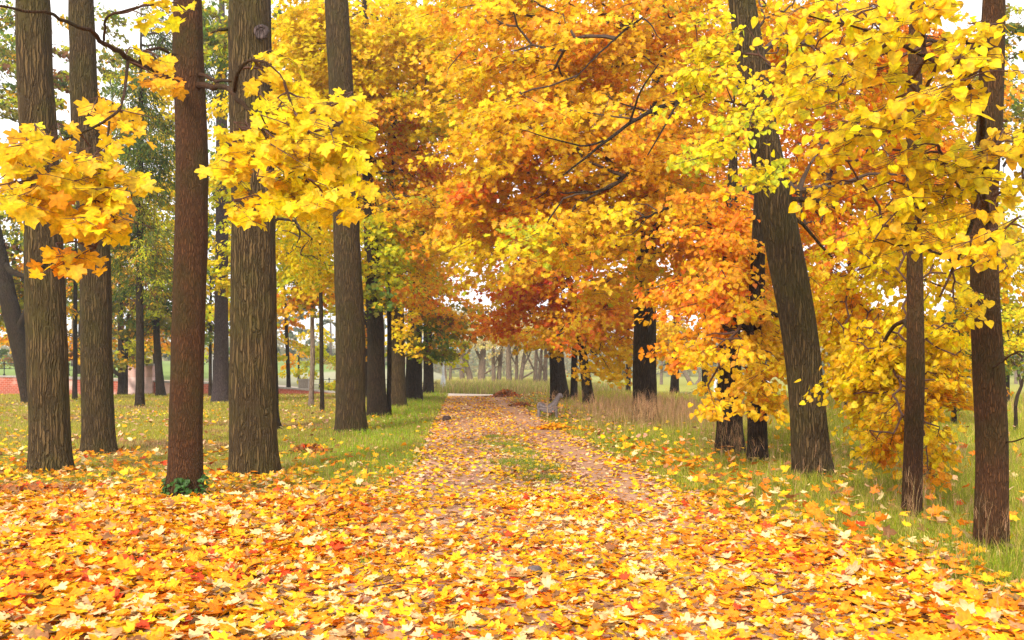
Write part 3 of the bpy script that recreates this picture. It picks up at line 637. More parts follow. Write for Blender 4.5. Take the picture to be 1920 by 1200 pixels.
# ================================================================== TREES
# left foreground trunks
maple, rsM = tree("maple_tree", "slim reddish-brown maple trunk in front, big yellow leaf sprays hanging on both sides", 12.5,
  [(345, 935, 64), (350, 700, 60), (357, 500, 60), (361, 300, 61), (357, 170, 57), (351, 0, 54)], M_red,
  [ # left spray
   (110, 300, 100, 60, 7.3, .45, .85, 'yellow', .13), (60, 360, 60, 55, 7.2, .4, 1.0, 'gold', .13), (190, 340, 60, 70, 7.6, .4, .95, 'yellow', .13),
   (175, 415, 70, 40, 7.4, .35, 1.0, 'gold', .13), (250, 225, 75, 28, 8.6, .5, .6, 'gold', .13), (285, 110, 30, 60, 10.5, .4, .6, 'gold', .13),
   (120, 480, 14, 8, 7.3, .15, .8, 'gold', .132), (20, 300, 30, 60, 7.2, .3, .7, 'gold', .13), (305, 30, 25, 40, 9, .3, .5, 'yellow', .13),
   # right spray
   (520, 230, 90, 70, 9.2, .6, 1.1, 'bright', .132), (600, 290, 80, 70, 8.8, .6, 1.2, 'bright', .132), (650, 230, 60, 60, 8.6, .5, 1.0, 'bright', .132),
   (460, 290, 60, 80, 9.5, .5, .6, 'yellow', .13), (600, 370, 60, 40, 8.6, .4, 1.0, 'bright', .132), (465, 385, 50, 35, 9.2, .4, .6, 'yellow', .13),
   (560, 330, 70, 60, 8.9, .4, 1.1, 'bright', .132), (500, 130, 55, 40, 9.8, .4, .9, 'bright', .13),
  ], 'maple', .17,
  limbs=[[(338, 160, 12.4, 16.0), (300, 135, 11.8, 12.0), (262, 116, 11.1, 10.4), (235, 112, 10.6, 9.6), (205, 85, 10, 8.8), (180, 60, 9.5, 8.0), (150, 46, 9.1, 7.2), (110, 30, 8.6, 6.4), (60, 14, 8.2, 4.8), (-40, 0, 7.8, 4.0)],
         [(240, 115, 10.6, 6.4), (232, 190, 9, 5.2), (215, 225, 8, 5.6), (185, 240, 7.8, 4.8), (110, 265, 7.5, 4.0), (60, 285, 7.3, 2.4)],
         [(205, 228, 7.9, 4.8), (197, 300, 7.6, 4.0), (185, 365, 7.4, 2.4)],
         [(262, 116, 11.1, 6.4), (272, 90, 10.8, 6.4), (300, 92, 11.3, 5.6), (330, 100, 11.8, 4.8)],
         [(195, 75, 9.8, 4.8), (195, 30, 8.8, 4.8), (230, 15, 8.6, 4.0), (290, 5, 8.4, 3.2)],
         [(372, 160, 12.4, 13.6), (400, 160, 11.4, 10.4), (445, 172, 10.2, 9.6), (470, 215, 9.7, 7.2), (495, 250, 9.3, 6.4), (520, 290, 9.0, 4.0)],
         [(440, 170, 10.3, 8.8), (435, 145, 10.1, 7.2), (455, 118, 9.9, 6.4), (480, 105, 9.6, 5.6), (510, 125, 9.3, 3.2), (545, 170, 9.0, 2.4), (556, 205, 8.9, 2.0)],
         [(375, 140, 12.4, 8.0), (400, 148, 11.6, 6.4), (430, 155, 10.8, 5.6)],
         [(485, 240, 9.4, 4.0), (515, 247, 9.0, 3.2), (540, 255, 8.8, 2.4)]],
  seed=3, top=3.5, sr=.26, per=7, flare=1.12, droop=.45, twig=M_twigr, hang=.5, tw=.75, keep=.7)
tree("oak_tree", "thick furrowed oak trunk with a round knot, leftmost of the front row", 15.75,
  [(95, 885, 74), (91, 700, 71), (87, 550, 73), (81, 420, 69), (66, 200, 66), (61, 0, 62)], M_bark, seed=4, top=4, flare=1.15)
tree("oak_tree", "straight grey-brown trunk second from left, set behind the knotted oak", 19.4,
  [(186, 848, 58), (181, 600, 56), (177, 450, 55), (160, 200, 50), (152, 0, 46)], M_bark2, seed=5, top=4, flare=1.2)
tree("oak_tree", "thickest trunk with deep bark ridges, just right of the reddish maple", 15.4,
  [(476, 890, 90), (475, 700, 85), (474, 500, 82), (474, 350, 81), (470, 200, 79), (465, 0, 75)], M_bark, seed=6, top=4, flare=1.1,
  limbs=[[(440, 55, 15.4, 9), (415, 55, 15.2, 6), (395, 62, 15, 3)]])
tree("linden_tree", "tall straight mossy trunk standing left of the bright green grass", 26.0,
  [(658, 808, 57), (656, 600, 54), (650, 400, 49), (640, 200, 47), (632, 0, 44)], M_bark2, seed=7, top=6, flare=1.12)
tree("linden_tree", "dark narrow trunk half hidden behind the thickest ridged trunk", 27.2,
  [(506, 802, 36), (504, 700, 31), (503, 550, 29), (500, 300, 27), (498, 100, 25)], M_dark, [(590, 480, 85, 60, 31, 2, 1.2, 'limeyel', .13)], seed=8, top=5)
tree("linden_tree", "dark brown trunk leaning slightly, right behind the mossy straight trunk", 33.4,
  [(708, 782, 38), (706, 680, 33), (703, 580, 31), (696, 450, 27), (690, 300, 22), (686, 100, 18)], M_dark,
  [(715, 470, 60, 90, 32.5, 1.6, 1.0, 'lime', .15), (760, 360, 90, 80, 34, 2, 1.3, 'mixed', .15), (700, 560, 35, 40, 32, 1, .8, 'olive', .15),
   (810, 300, 80, 70, 34, 2, 1.4, 'orange', .15), (800, 400, 80, 60, 32, 2, 1.2, 'amber', .15)], 'maple2', seed=9, top=3, flare=1.2, per=45)
tree("linden_tree", "grey trunk with green moss, third in the row nearest the path", 41,
  [(744, 765, 34), (743, 650, 32), (742, 560, 31), (738, 450, 28), (735, 300, 24)], M_bark2,
  [(770, 530, 90, 50, 39, 2, .8, 'mixed', .15), (740, 600, 40, 70, 38.5, 1, .35, 'yellow', .13), (790, 470, 60, 50, 39, 2, 1.3, 'gold', .16)], 'maple2', seed=10, top=3, per=40)
tree("linden_tree", "dark trunk behind the mossy one, fourth in the path-side row", 49,
  [(776, 753, 32), (776, 660, 29), (778, 580, 27), (780, 480, 22)], M_dark,
  [(815, 600, 70, 45, 48, 2, 1.2, 'rust', .18), (800, 640, 55, 35, 47, 1.6, 1.0, 'olive', .18), (835, 545, 60, 40, 46, 2, 1.1, 'mixed', .18)], 'maple2', seed=11, top=3, per=45)
tree("linden_tree", "last trunk of the left row with a reddish split at its foot", 60,
  [(803, 740, 20), (803, 680, 18), (802, 600, 16)], M_dark,
  [(830, 655, 40, 28, 59, 2, 1.3, 'olive', .2), (865, 590, 50, 40, 58, 3, 1.2, 'rust', .2), (850, 670, 25, 12, 60, 1, .9, 'lime', .2)], seed=12, top=4)
tree("maple_tree", "slender young maple with a thin dark stem and glowing yellow crown above the lawn", 34,
  [(729, 778, 9), (730, 600, 8), (727, 470, 8), (736, 330, 8), (741, 220, 8), (743, 50, 7)], M_dark,
  [(640, 120, 80, 90, 31, 2.2, 1.8, 'bright', .16), (760, 90, 110, 100, 31, 2.6, 1.6, 'yellow', .16), (700, 200, 80, 80, 32, 2, 1.0, 'gold', .16),
   (840, 150, 80, 100, 32, 2.4, 1.3, 'gold', .16), (580, 80, 60, 70, 31, 2, 1.6, 'bright', .16), (790, 220, 80, 50, 32, 2, 1.2, 'limeyel', .16),
   (610, 30, 100, 50, 31, 2, 1.6, 'bright', .16), (850, 30, 70, 60, 34, 2, .8, 'amber', .16), (830, 430, 80, 45, 33, 2, 1.2, 'yellow', .16), (430, 230, 50, 60, 32, 1.5, .7, 'limeyel', .15),
   (560, 200, 80, 100, 32, 2, 1.6, 'bright', .16)], 'maple2', seed=13, top=2, per=50, sr=.8)

# right of path
tree("maple_tree", "tall trunk wrapped in dry grass, carrying the great orange crown over the path", 28,
  [(1211, 800, 50), (1208, 740, 46), (1208, 680, 43), (1210, 540, 39), (1216, 400, 33), (1228, 250, 28), (1240, 60, 22)], M_dark,
  [(1150, 90, 190, 130, 24, 3, 1.5, 'amber', .15), (960, 120, 150, 130, 23, 3, 1.6, 'amber', .15), (1060, 270, 180, 100, 22, 3, 1.5, 'gold', .15),
   (1000, 400, 150, 80, 24, 3, 1.4, 'orange', .15), (1180, 330, 140, 110, 23, 3, 1.4, 'amber', .14), (900, 300, 110, 90, 24, 3, 1.5, 'gold', .15),
   (1290, 250, 120, 130, 25, 3, 1.2, 'amber', .14), (1120, 440, 120, 70, 22, 2.5, 1.1, 'gold', .14), (1270, 420, 120, 90, 25, 3, 1.2, 'orange', .14),
   (900, 430, 100, 60, 26, 3, 1.2, 'amber', .15), (1310, 60, 120, 90, 26, 3, 1.3, 'amber', .15), (950, 0, 180, 70, 24, 3, 1.2, 'yellow', .15),
   (985, 450, 75, 26, 21, 1.5, 1.3, 'limeyel', .14), (870, 470, 60, 22, 24, 1.2, 1.2, 'bright', .14), (1180, 520, 80, 50, 26, 2, 1.0, 'amber', .14)], 'maple2',
  limbs=[[(1232, 230, 27.8, 9.9), (1290, 185, 23, 8.1), (1220, 206, 20, 7.4), (1140, 258, 18.8, 6.2), (1095, 300, 18.4, 5.0), (1055, 330, 18.2, 3.1)],
         [(1130, 264, 18.8, 4.3), (1105, 277, 18.6, 3.7), (1040, 262, 18.4, 2.5), (975, 243, 18.2, 1.6)], [(1180, 232, 19.3, 5.0), (1200, 170, 18.8, 3.7), (1235, 120, 18.5, 2.5)], [(1270, 192, 22, 5.0), (1250, 230, 19.5, 3.7), (1215, 290, 18.8, 2.5)],
         [(1218, 380, 28, 8.1), (1180, 320, 22, 6.2), (1150, 355, 20, 5.0), (1090, 366, 19, 3.7), (1050, 360, 18.6, 2.5)],
         [(1224, 300, 28, 6.2), (1310, 300, 24, 5.0), (1350, 250, 20, 4.3), (1370, 215, 18.5, 3.1)],
         [(1236, 120, 28, 6.2), (1190, 40, 23, 4.3), (1140, 85, 19.5, 3.7), (1090, 130, 18.6, 2.5), (1075, 150, 18.3, 1.9)], [(1180, 50, 22, 3.7), (1210, 30, 19, 3.1), (1240, 75, 18.3, 1.9)],
         [(1215, 450, 28, 6.2), (1275, 380, 23, 5.6), (1230, 400, 20, 4.3), (1185, 415, 19, 2.5)]],
  seed=20, top=4, per=48, sr=.75, flare=1.25, droop=.45, tw=1.25)
tree("maple_tree", "crooked dark trunk under glowing orange foliage to the right of the bench", 38,
  [(1106, 770, 24), (1100, 720, 19), (1093, 650, 16), (1082, 590, 14), (1066, 520, 12)], M_dark,
  [(1040, 540, 110, 60, 37, 2.6, 1.5, 'red', .17), (980, 590, 75, 40, 38, 2.5, 1.4, 'red', .17), (1100, 600, 90, 60, 36, 2.5, 1.5, 'orange', .17),
   (1140, 660, 55, 45, 35.5, 2, 1.2, 'gold', .16), (950, 510, 80, 45, 36, 2.5, 1.3, 'amber', .17), (1160, 570, 70, 60, 36, 2, 1.4, 'orange', .17),
   (1060, 470, 110, 50, 36, 3, 1.3, 'orange', .17), (1130, 700, 30, 20, 35, 1, .8, 'gold', .16)], 'maple2', seed=21, top=2, per=50, sr=.8, droop=.5, tw=1.3)
tree("maple_tree", "stout black trunk directly behind the bench", 47,
  [(1052, 754, 38), (1047, 720, 31), (1042, 670, 26), (1040, 600, 22)], M_dark,
  [(1000, 635, 70, 30, 46, 2.5, 1.1, 'gold', .2), (1060, 625, 70, 30, 46, 2.5, 1.2, 'gold', .2), (930, 600, 50, 32, 46, 2.5, 1.2, 'red', .2)], 'maple2', seed=22, top=5, per=40, flare=1.3)
tree("maple_tree", "narrow upright trunk between the stout black one and the crooked one", 47.5,
  [(1076, 755, 14), (1077, 700, 13), (1078, 640, 11)], M_dark, seed=23, top=4)
tree("linden_tree", "thin distant trunk just left of the tall grass-wrapped trunk", 60,
  [(1178, 742, 9), (1178, 690, 8), (1177, 620, 7)], M_dark, [(1170, 600, 50, 40, 60, 2, .9, 'gold', .22)], seed=24, top=3)
tree("maple_tree", "isolated dark trunk near the water with a few rusty red leaves", 55,
  [(1264, 746, 18), (1266, 690, 14), (1268, 620, 13), (1270, 540, 11), (1268, 480, 9)], M_dark,
  [(1290, 575, 40, 25, 54, 1.6, .8, 'red', .18), (1250, 640, 50, 30, 50, 2, 1.0, 'gold', .18), (1300, 520, 50, 40, 52, 2, .9, 'orange', .18), (1255, 600, 30, 50, 48, 2, .8, 'gold', .18)], 'maple2',
  limbs=[[(1268, 580, 55, 8), (1290, 570, 54, 7), (1305, 560, 53, 4)], [(1269, 560, 55, 6), (1258, 548, 54.5, 4)]], seed=25, top=2, per=30)
tree("linden_tree", "broad dark trunk with stray grass, left of a dark pair behind yellow leaf sprays", 18.2,
  [(1369, 858, 50), (1369, 740, 46), (1370, 600, 36), (1372, 450, 28), (1374, 330, 18)], M_dark,
  [(1350, 520, 110, 90, 16.6, .9, 1.1, 'orange', .10), (1340, 400, 90, 70, 17, 1, 1.0, 'orange', .10), (1390, 420, 50, 90, 16.8, .7, 1.0, 'orange', .10), (1300, 640, 75, 50, 17.2, 1.2, 1.0, 'orange', .10), (1480, 560, 80, 100, 20, 1.5, 1.2, 'gold', .10),
   (1270, 560, 60, 60, 18.5, 1.2, 1.1, 'orange', .10), (1560, 360, 100, 110, 20, 2, 1.3, 'orange', .11), (1500, 120, 130, 110, 20, 2, 1.3, 'amber', .11), (1640, 120, 120, 110, 20, 2, 1.2, 'orange', .11),(1680, 340, 110, 120, 20, 2, 1.0, 'orange', .11)],
  'linden', seed=26, top=1.5, per=60, sr=.5)
tree("linden_tree", "narrower black trunk of the pair, right beside the broad grassy-footed one", 16.3,
  [(1421, 879, 36), (1420, 740, 35), (1416, 620, 33), (1418, 540, 30), (1422, 420, 22), (1424, 330, 15)], M_dark,
  [(1395, 700, 75, 42, 15.3, .6, 1.2, 'gold', .10), (1450, 630, 65, 50, 15.8, .6, 1.1, 'gold', .10), (1350, 660, 60, 40, 14.5, .8, 1.0, 'gold', .10),
   (1390, 580, 80, 55, 15.4, .7, .9, 'orange', .10), (1330, 745, 45, 22, 14.4, .5, 1.0, 'gold', .10), (1435, 740, 40, 20, 15.2, .3, .9, 'gold', .10)],
  'linden', limbs=[[(1425, 560, 16.3, 16), (1440, 585, 15.8, 12), (1460, 590, 15.4, 8), (1490, 600, 15, 4)], [(1415, 640, 16.3, 14), (1400, 610, 15.8, 10), (1375, 600, 15.4, 6)]],
  seed=27, top=1, per=45, sr=.42, droop=.5, twig=M_twigr)
tree("linden_tree", "big trunk leaning left with ridged bark and yellow-green leaves over its top", 14.4,
  [(1530, 903, 72), (1521, 850, 67), (1514, 740, 65), (1498, 620, 66), (1478, 500, 66), (1462, 420, 66), (1449, 345, 63), (1430, 250, 54), (1411, 140, 53), (1393, 20, 54)], M_bark2,
  [(1365, 170, 75, 75, 11.8, .7, .9, 'limeyel', .085), (1385, 250, 75, 55, 11.6, .7, .6, 'limeyel', .085), (1470, 220, 50, 60, 11.8, .6, .6, 'yellow', .085),
   (1340, 290, 45, 50, 11.8, .5, .9, 'limeyel', .085), (1480, 100, 70, 60, 12, .8, .7, 'yellow', .085), (1330, 60, 60, 60, 12.5, .7, .8, 'limeyel', .085), (1430, 330, 30, 18, 11.5, .3, .8, 'limeyel', .085)], 'linden',
  limbs=[[(1478, 375, 14.4, 14), (1510, 373, 14, 10), (1545, 380, 13.8, 8), (1575, 392, 13.7, 5)], [(1480, 400, 14.4, 8), (1520, 440, 14.6, 6), (1560, 485, 14.8, 4)]],
  seed=28, top=3, per=50, sr=.4, flare=1.2, twig=M_twigr, tw=.8)
tree("linden_tree", "slim straight trunk with branches drooping yellow leaves down to the grass", 10.9,
  [(1710, 972, 35), (1711, 850, 36), (1714, 650, 33), (1716, 500, 28), (1716, 300, 26), (1720, 0, 26)], M_red,
  [(1660, 690, 95, 75, 13.0, .5, 2.6, 'yellow', .092), (1600, 690, 50, 70, 14.9, .4, 1.8, 'gold', .092), (1605, 600, 75, 75, 15.4, .6, 1.6, 'gold', .095), (1740, 640, 90, 60, 12.8, .6, 2.0, 'yellow', .092), (1600, 760, 38, 40, 14.6, .4, 1.1, 'yellow', .095),
   (1690, 790, 85, 50, 12.2, .4, 2.2, 'gold', .092), (1745, 860, 26, 55, 11.6, .2, 2.2, 'gold', .09), (1640, 830, 60, 25, 12, .3, 1.6, 'gold', .09), (1785, 720, 45, 45, 12.4, .4, 1.8, 'gold', .092),
   (1640, 470, 100, 75, 14.4, .8, 1.4, 'yellow', .095), (1800, 440, 80, 70, 14, .8, 1.1, 'yellow', .095), (1860, 560, 60, 50, 14, .7, .9, 'gold', .095), (1760, 500, 80, 90, 13, 1, 1.1, 'yellow', .095), (1575, 680, 35, 55, 15.2, .4, 1.2, 'yellow', .095)], 'linden',
  seed=29, top=3, per=55, sr=.38, droop=.7, flare=1.1, twig=M_twigr, tw=.8,
  limbs=[[(1712, 640, 10.9, 10), (1700, 600, 11.6, 9), (1670, 610, 12.4, 7), (1640, 680, 12.8, 5), (1600, 740, 12.9, 3)],
         [(1716, 345, 10.9, 9), (1740, 300, 10.4, 8), (1700, 340, 9.8, 5), (1660, 390, 9.4, 3)]])
tree("linden_tree", "rightmost brown trunk, with large round yellow leaves on twigs near the viewer", 9.05,
  [(1860, 1028, 60), (1859, 800, 58), (1850, 620, 54), (1849, 400, 48), (1856, 200, 45), (1861, 0, 42)], M_red,
  [(1620, 90, 90, 75, 6.6, .5, .55, 'bright', .092), (1740, 170, 100, 110, 6.6, .5, .6, 'yellow', .09), (1850, 120, 70, 110, 6.4, .4, .5, 'yellow', .09), (1630, 240, 90, 80, 7.3, .5, .6, 'yellow', .088),
   (1760, 330, 110, 90, 7.2, .5, .7, 'yellow', .088), (1870, 300, 60, 110, 7, .5, .7, 'yellow', .088), (1720, 430, 100, 50, 7.5, .4, .7, 'yellow', .088), (1880, 450, 50, 60, 6.8, .4, .7, 'yellow', .09),
   (1560, 20, 90, 40, 7, .5, .7, 'bright', .09), (1700, 20, 120, 35, 6.8, .5, .6, 'yellow', .09), (1600, 350, 50, 50, 7.6, .4, .5, 'yellow', .088), (1850, 560, 70, 40, 7.6, .4, .3, 'yellow', .088), (1560, 150, 70, 70, 7.5, .5, .6, 'yellow', .088)], 'linden',
  limbs=[[(1849, 330, 9.05, 14), (1838, 250, 8.2, 12), (1842, 180, 7.6, 11), (1800, 120, 7.1, 8), (1740, 95, 6.8, 6), (1650, 80, 6.7, 4), (1520, 25, 6.6, 3)],
         [(1855, 420, 9.05, 10), (1842, 330, 8, 9), (1825, 420, 7.4, 8), (1790, 500, 7, 6), (1760, 560, 6.8, 4)],
         [(1850, 110, 9.05, 12), (1800, 60, 8, 9), (1740, 90, 7.4, 7), (1700, 80, 7.2, 5)],
         [(1850, 500, 9.05, 8), (1800, 490, 8.2, 5), (1720, 460, 7.6, 4), (1640, 450, 7.3, 2)],
         [(1860, 690, 9.0, 4), (1890, 670, 7.6, 3), (1930, 655, 7, 3)], [(1880, 830, 9.05, 3), (1920, 822, 8.4, 2.5), (1960, 815, 8, 2)]],
  seed=30, top=3, per=11, sr=.26, droop=.35, flare=1.05, twig=M_twigr, tw=.6)
# right background
tree("maple_tree", "yellow-green tree filling the gap between the thickest and the mossy trunks", 38,
  [(604, 768, 8), (603, 640, 8), (600, 500, 7)], M_dark,
  [(580, 120, 70, 110, 37, 2, 1.2, 'yellow', .16), (570, 300, 70, 90, 37, 2, 1.1, 'limeyel', .16), (700, 60, 90, 90, 37, 2, 1.1, 'yellow', .16), (440, 60, 60, 70, 38, 2, .9, 'olive', .16), (700, 420, 60, 80, 37, 2, 1.0, 'limeyel', .16), (560, 420, 60, 60, 37, 2, 1.0, 'limeyel', .16), (420, 330, 40, 90, 38, 2, .9, 'limeyel', .16)], 'maple2', seed=36, top=3, per=50, sr=.8)
tree("oak_tree", "yellow-green tree with olive leaves between the two left oaks", 50,
  [(140, 750, 9), (141, 640, 8), (142, 500, 7)], M_dark,
  [(125, 430, 40, 120, 50, 2.5, 1.0, 'olive', .18), (220, 430, 50, 130, 50, 2.5, 1.0, 'olive', .18), (230, 250, 40, 90, 50, 2, .7, 'olive', .18), (215, 90, 45, 90, 50, 2, .7, 'olive', .18), (310, 200, 40, 120, 50, 2, .9, 'limeyel', .18), (20, 60, 40, 80, 50, 2, .8, 'olive', .18), (20, 300, 30, 60, 50, 2, .4, 'olive', .18), (20, 420, 40, 60, 50, 2, .9, 'olive', .18), (320, 350, 40, 150, 50, 2, 1.0, 'limeyel', .18)], seed=37, top=3, per=60, sr=.8)
tree("hawthorn_bush", "dark green and rust bush in the rough grass left of the rightmost trunk", 27,
  [(1790, 800, 10), (1788, 750, 8), (1785, 700, 6)], M_dark,
  [(1790, 720, 70, 50, 27, 1.2, .9, 'rust', .09), (1810, 660, 70, 60, 27, 1.2, 1.0, 'olive', .09), (1760, 620, 60, 60, 27, 1.2, .9, 'green', .09)], seed=38, top=0, per=60, sr=.45, cat='bush')
tree("hawthorn_bush", "green leafy bush in the rough grass at the right edge of the view", 24,
  [(1905, 830, 8), (1904, 760, 6)], M_dark,
  [(1905, 690, 40, 30, 24, 1, .7, 'olive', .09), (1900, 620, 40, 60, 24, 1.2, .9, 'limeyel', .09)], seed=39, top=0, per=50, sr=.4, cat='bush')
tree("maple_tree", "wide golden tree standing furthest back over the avenue on the right", 52,
  [(1322, 752, 12), (1322, 640, 11), (1320, 500, 10)], M_dark,
  [(1180, 180, 170, 170, 50, 4, .9, 'amber', .2), (1000, 120, 190, 160, 50, 4, .9, 'amber', .2), (1350, 300, 140, 160, 50, 4, .9, 'orange', .2), (1180, 430, 130, 100, 50, 4, .9, 'orange', .2), (1380, 80, 130, 110, 50, 4, .8, 'amber', .2), (1010, 420, 120, 80, 50, 4, .9, 'red', .2), (1390, 500, 90, 90, 50, 3, .9, 'gold', .2)], seed=33, top=6, per=60, sr=1.1)
tree("linden_tree", "wide yellow-olive tree standing furthest back over the left lawn", 54,
  [(660, 748, 12), (660, 640, 11), (660, 500, 10)], M_dark,
  [(760, 180, 160, 170, 52, 4, .9, 'gold', .2), (640, 350, 120, 120, 52, 4, .9, 'limeyel', .2), (860, 400, 110, 100, 52, 4, .9, 'mixed', .2), (560, 420, 90, 110, 52, 4, .9, 'lime', .2), (760, 520, 100, 70, 52, 3, .8, 'rust', .2), (480, 330, 80, 130, 52, 3, .8, 'lime', .2), (640, 540, 70, 60, 52, 3, .8, 'lime', .2)], seed=34, top=6, per=60, sr=1.1)
tree("oak_tree", "large mottled green and brown oak behind the forked thin trunk", 64,
  [(110, 738, 14), (112, 640, 12), (114, 500, 10)], M_dark,
  [(160, 520, 100, 90, 63, 4, 1.5, 'olive', .24), (50, 500, 80, 80, 63, 4, 1.3, 'olive', .24), (250, 600, 80, 60, 64, 4, 1.4, 'rust', .24), (340, 480, 70, 150, 64, 4, 1.6, 'olive', .24), (130, 340, 60, 80, 63, 4, 1.2, 'olive', .24), (200, 180, 50, 130, 63, 4, .5, 'olive', .24), (20, 140, 40, 120, 63, 4, .7, 'olive', .24), (30, 590, 60, 40, 63, 4, 1.2, 'olive', .24), (30, 600, 60, 40, 64, 3, .9, 'amber', .24), (430, 420, 70, 160, 64, 4, .9, 'green', .24), (120, 640, 60, 35, 64, 3, .9, 'rust', .24)], seed=35, top=6, per=60, sr=1.1)
tree("linden_tree", "green-yellow tree behind the rightmost trunk near the water", 40,
  [(1886, 768, 12), (1888, 700, 11), (1886, 600, 10)], M_dark,
  [(1880, 620, 70, 60, 40, 2.5, 1.5, 'olive', .16), (1870, 480, 90, 110, 38, 2.5, 1.3, 'limeyel', .16), (1800, 600, 70, 60, 40, 2, 1.0, 'olive', .16), (1890, 130, 60, 180, 38, 2.5, .9, 'olive', .16), (1800, 690, 60, 30, 38, 2, .9, 'rust', .16)], seed=31, top=6)
tree("maple_tree", "orange tree filling the gap beyond the leaning trunk", 34,
  [(1590, 775, 14), (1592, 650, 12), (1594, 500, 10)], M_dark,
  [(1600, 620, 120, 70, 34, 2.5, 1.2, 'gold', .16), (1590, 480, 140, 90, 33, 2.5, 1.2, 'orange', .16), (1480, 420, 100, 100, 34, 2.5, 1.2, 'orange', .16), (1700, 400, 120, 120, 34, 2.5, 1.1, 'gold', .16),
   (1440, 600, 80, 60, 34, 2, 1.0, 'amber', .16), (1540, 240, 160, 130, 34, 3, 1.1, 'orange', .16), (1740, 180, 140, 140, 34, 3, 1.0, 'amber', .16), (1500, 50, 150, 80, 34, 3, 1.1, 'amber', .16), (1700, 700, 90, 40, 32, 2, .9, 'amber', .15)], 'maple2', seed=32, top=6, per=50)

# left background
tree("oak_tree", "dark crooked trunk leaning left at the left edge, behind the knotted oak", 46,
  [(56, 757, 24), (48, 700, 30), (36, 640, 32), (18, 580, 32), (2, 500, 34), (-22, 400, 30), (-50, 250, 24)], M_dark,
  [(20, 560, 60, 60, 47, 2, .9, 'olive', .2), (60, 560, 50, 80, 48, 2, .8, 'rust', .2), (10, 470, 50, 50, 46, 2, .7, 'olive', .2), (15, 130, 45, 110, 46, 2.5, .8, 'olive', .2), (110, 150, 40, 150, 48, 2.5, .9, 'olive', .2)],
  limbs=[[(8, 495, 46, 13), (25, 512, 45.5, 12), (52, 520, 45, 9)], [(30, 630, 46, 16), (50, 580, 45.5, 10), (60, 540, 45, 7)]], seed=40, top=3)
tree("pine_tree", "straight plum-brown trunk between the reddish maple and the thickest trunk", 47,
  [(413, 755, 32), (414, 720, 27), (415, 600, 26), (416, 450, 24), (416, 280, 22), (416, 100, 19)], M_purp,
  [(420, 60, 90, 70, 47, 2.5, 1.1, 'olive', .2), (540, 60, 60, 70, 47, 2.5, .9, 'green', .2)], seed=41, top=5, flare=1.3)
tree("larch_tree", "tall feathery green larch with drooping fronds behind the front trunks", 42,
  [(262, 752, 16), (262, 600, 14), (263, 400, 12), (264, 200, 10)], M_dark,
  [(250, 420, 70, 90, 42, 2, 1.8, 'olive', .17), (280, 280, 60, 100, 42, 2, 1.6, 'green', .17), (270, 160, 60, 70, 42, 2, .9, 'green', .17), (290, 500, 55, 70, 42, 2, 1.1, 'olive', .17),
   (310, 70, 50, 60, 42, 2, .9, 'green', .17), (400, 110, 70, 100, 42, 2, 1.6, 'green', .17), (215, 530, 40, 60, 42, 1.5, .9, 'green', .17)], 'narrow', seed=42, top=4, per=80, droop=.8)
tree("oak_tree", "forked thin trunk with a low crooked branch in front of the brick wall", 59.5,
  [(228, 741, 14), (228, 705, 13), (227, 650, 10), (225, 560, 9), (226, 470, 8)], M_dark,
  [(235, 590, 60, 45, 58, 2.5, 1.0, 'olive', .22), (220, 650, 50, 35, 58, 2, .8, 'olive', .22), (245, 530, 60, 50, 58, 2.5, .9, 'rust', .22), (140, 600, 40, 80, 60, 2.5, .9, 'rust', .22)],
  limbs=[[(227, 705, 59.5, 8), (215, 697, 59.5, 8), (205, 682, 59.4, 7), (196, 675, 59.2, 4)], [(236, 742, 59.3, 8), (236, 700, 59.2, 8), (237, 640, 59.2, 7), (240, 590, 59, 6)], [(228, 640, 59.5, 6), (245, 600, 59.2, 5), (262, 560, 59, 3)]], seed=43, top=3)
tree("oak_tree", "dark thick-stubbed tree in front of the wall, right of the pink stone pier", 58,
  [(302, 739, 18), (299, 700, 15), (294, 660, 13), (293, 600, 12), (293, 530, 10)], M_dark,
  [(300, 600, 50, 50, 57, 2.5, 1.0, 'olive', .22), (285, 560, 60, 40, 58, 2.5, .9, 'green', .22), (320, 520, 50, 60, 58, 2.5, .9, 'rust', .22)],
  limbs=[[(294, 560, 58, 9), (280, 553, 57.6, 7), (268, 552, 57.4, 4)], [(294, 545, 58, 8), (305, 540, 57.6, 5)]], seed=44, top=3)
tree("maple_bush", "low glowing lime-yellow bush beyond the brick wall", 72,
  [(292, 700, 6), (290, 680, 5), (288, 660, 4)], M_dark, [(278, 655, 38, 32, 72, 2, 1.5, 'limeyel', .22), (262, 630, 20, 14, 72, 1, 1.2, 'limeyel', .2), (312, 660, 18, 30, 72, 1.5, 1.2, 'limeyel', .22)], seed=45, cat='bush', top=0, base_z=ez(-25, 72))
tree("linden_tree", "thin dark stem left of the plum-brown trunk", 56,
  [(394, 746, 7), (394, 690, 6), (395, 620, 6), (395, 560, 5)], M_dark, [(395, 600, 25, 60, 56, 1.5, .7, 'olive', .2), (420, 520, 60, 80, 54, 2.5, 1.0, 'limeyel', .2)], seed=46, top=2)
tree("maple_tree", "thin leafy yellow tree by the wall's low end, right of the thickest trunk", 61.5,
  [(541, 737, 9), (541, 690, 7), (538, 640, 7), (535, 580, 6)], M_dark,
  [(555, 580, 55, 45, 61, 2.5, 1.0, 'amber', .22), (560, 660, 40, 35, 61, 2, .9, 'lime', .22), (545, 620, 40, 30, 61, 2, .8, 'amber', .22)], seed=47, top=3)
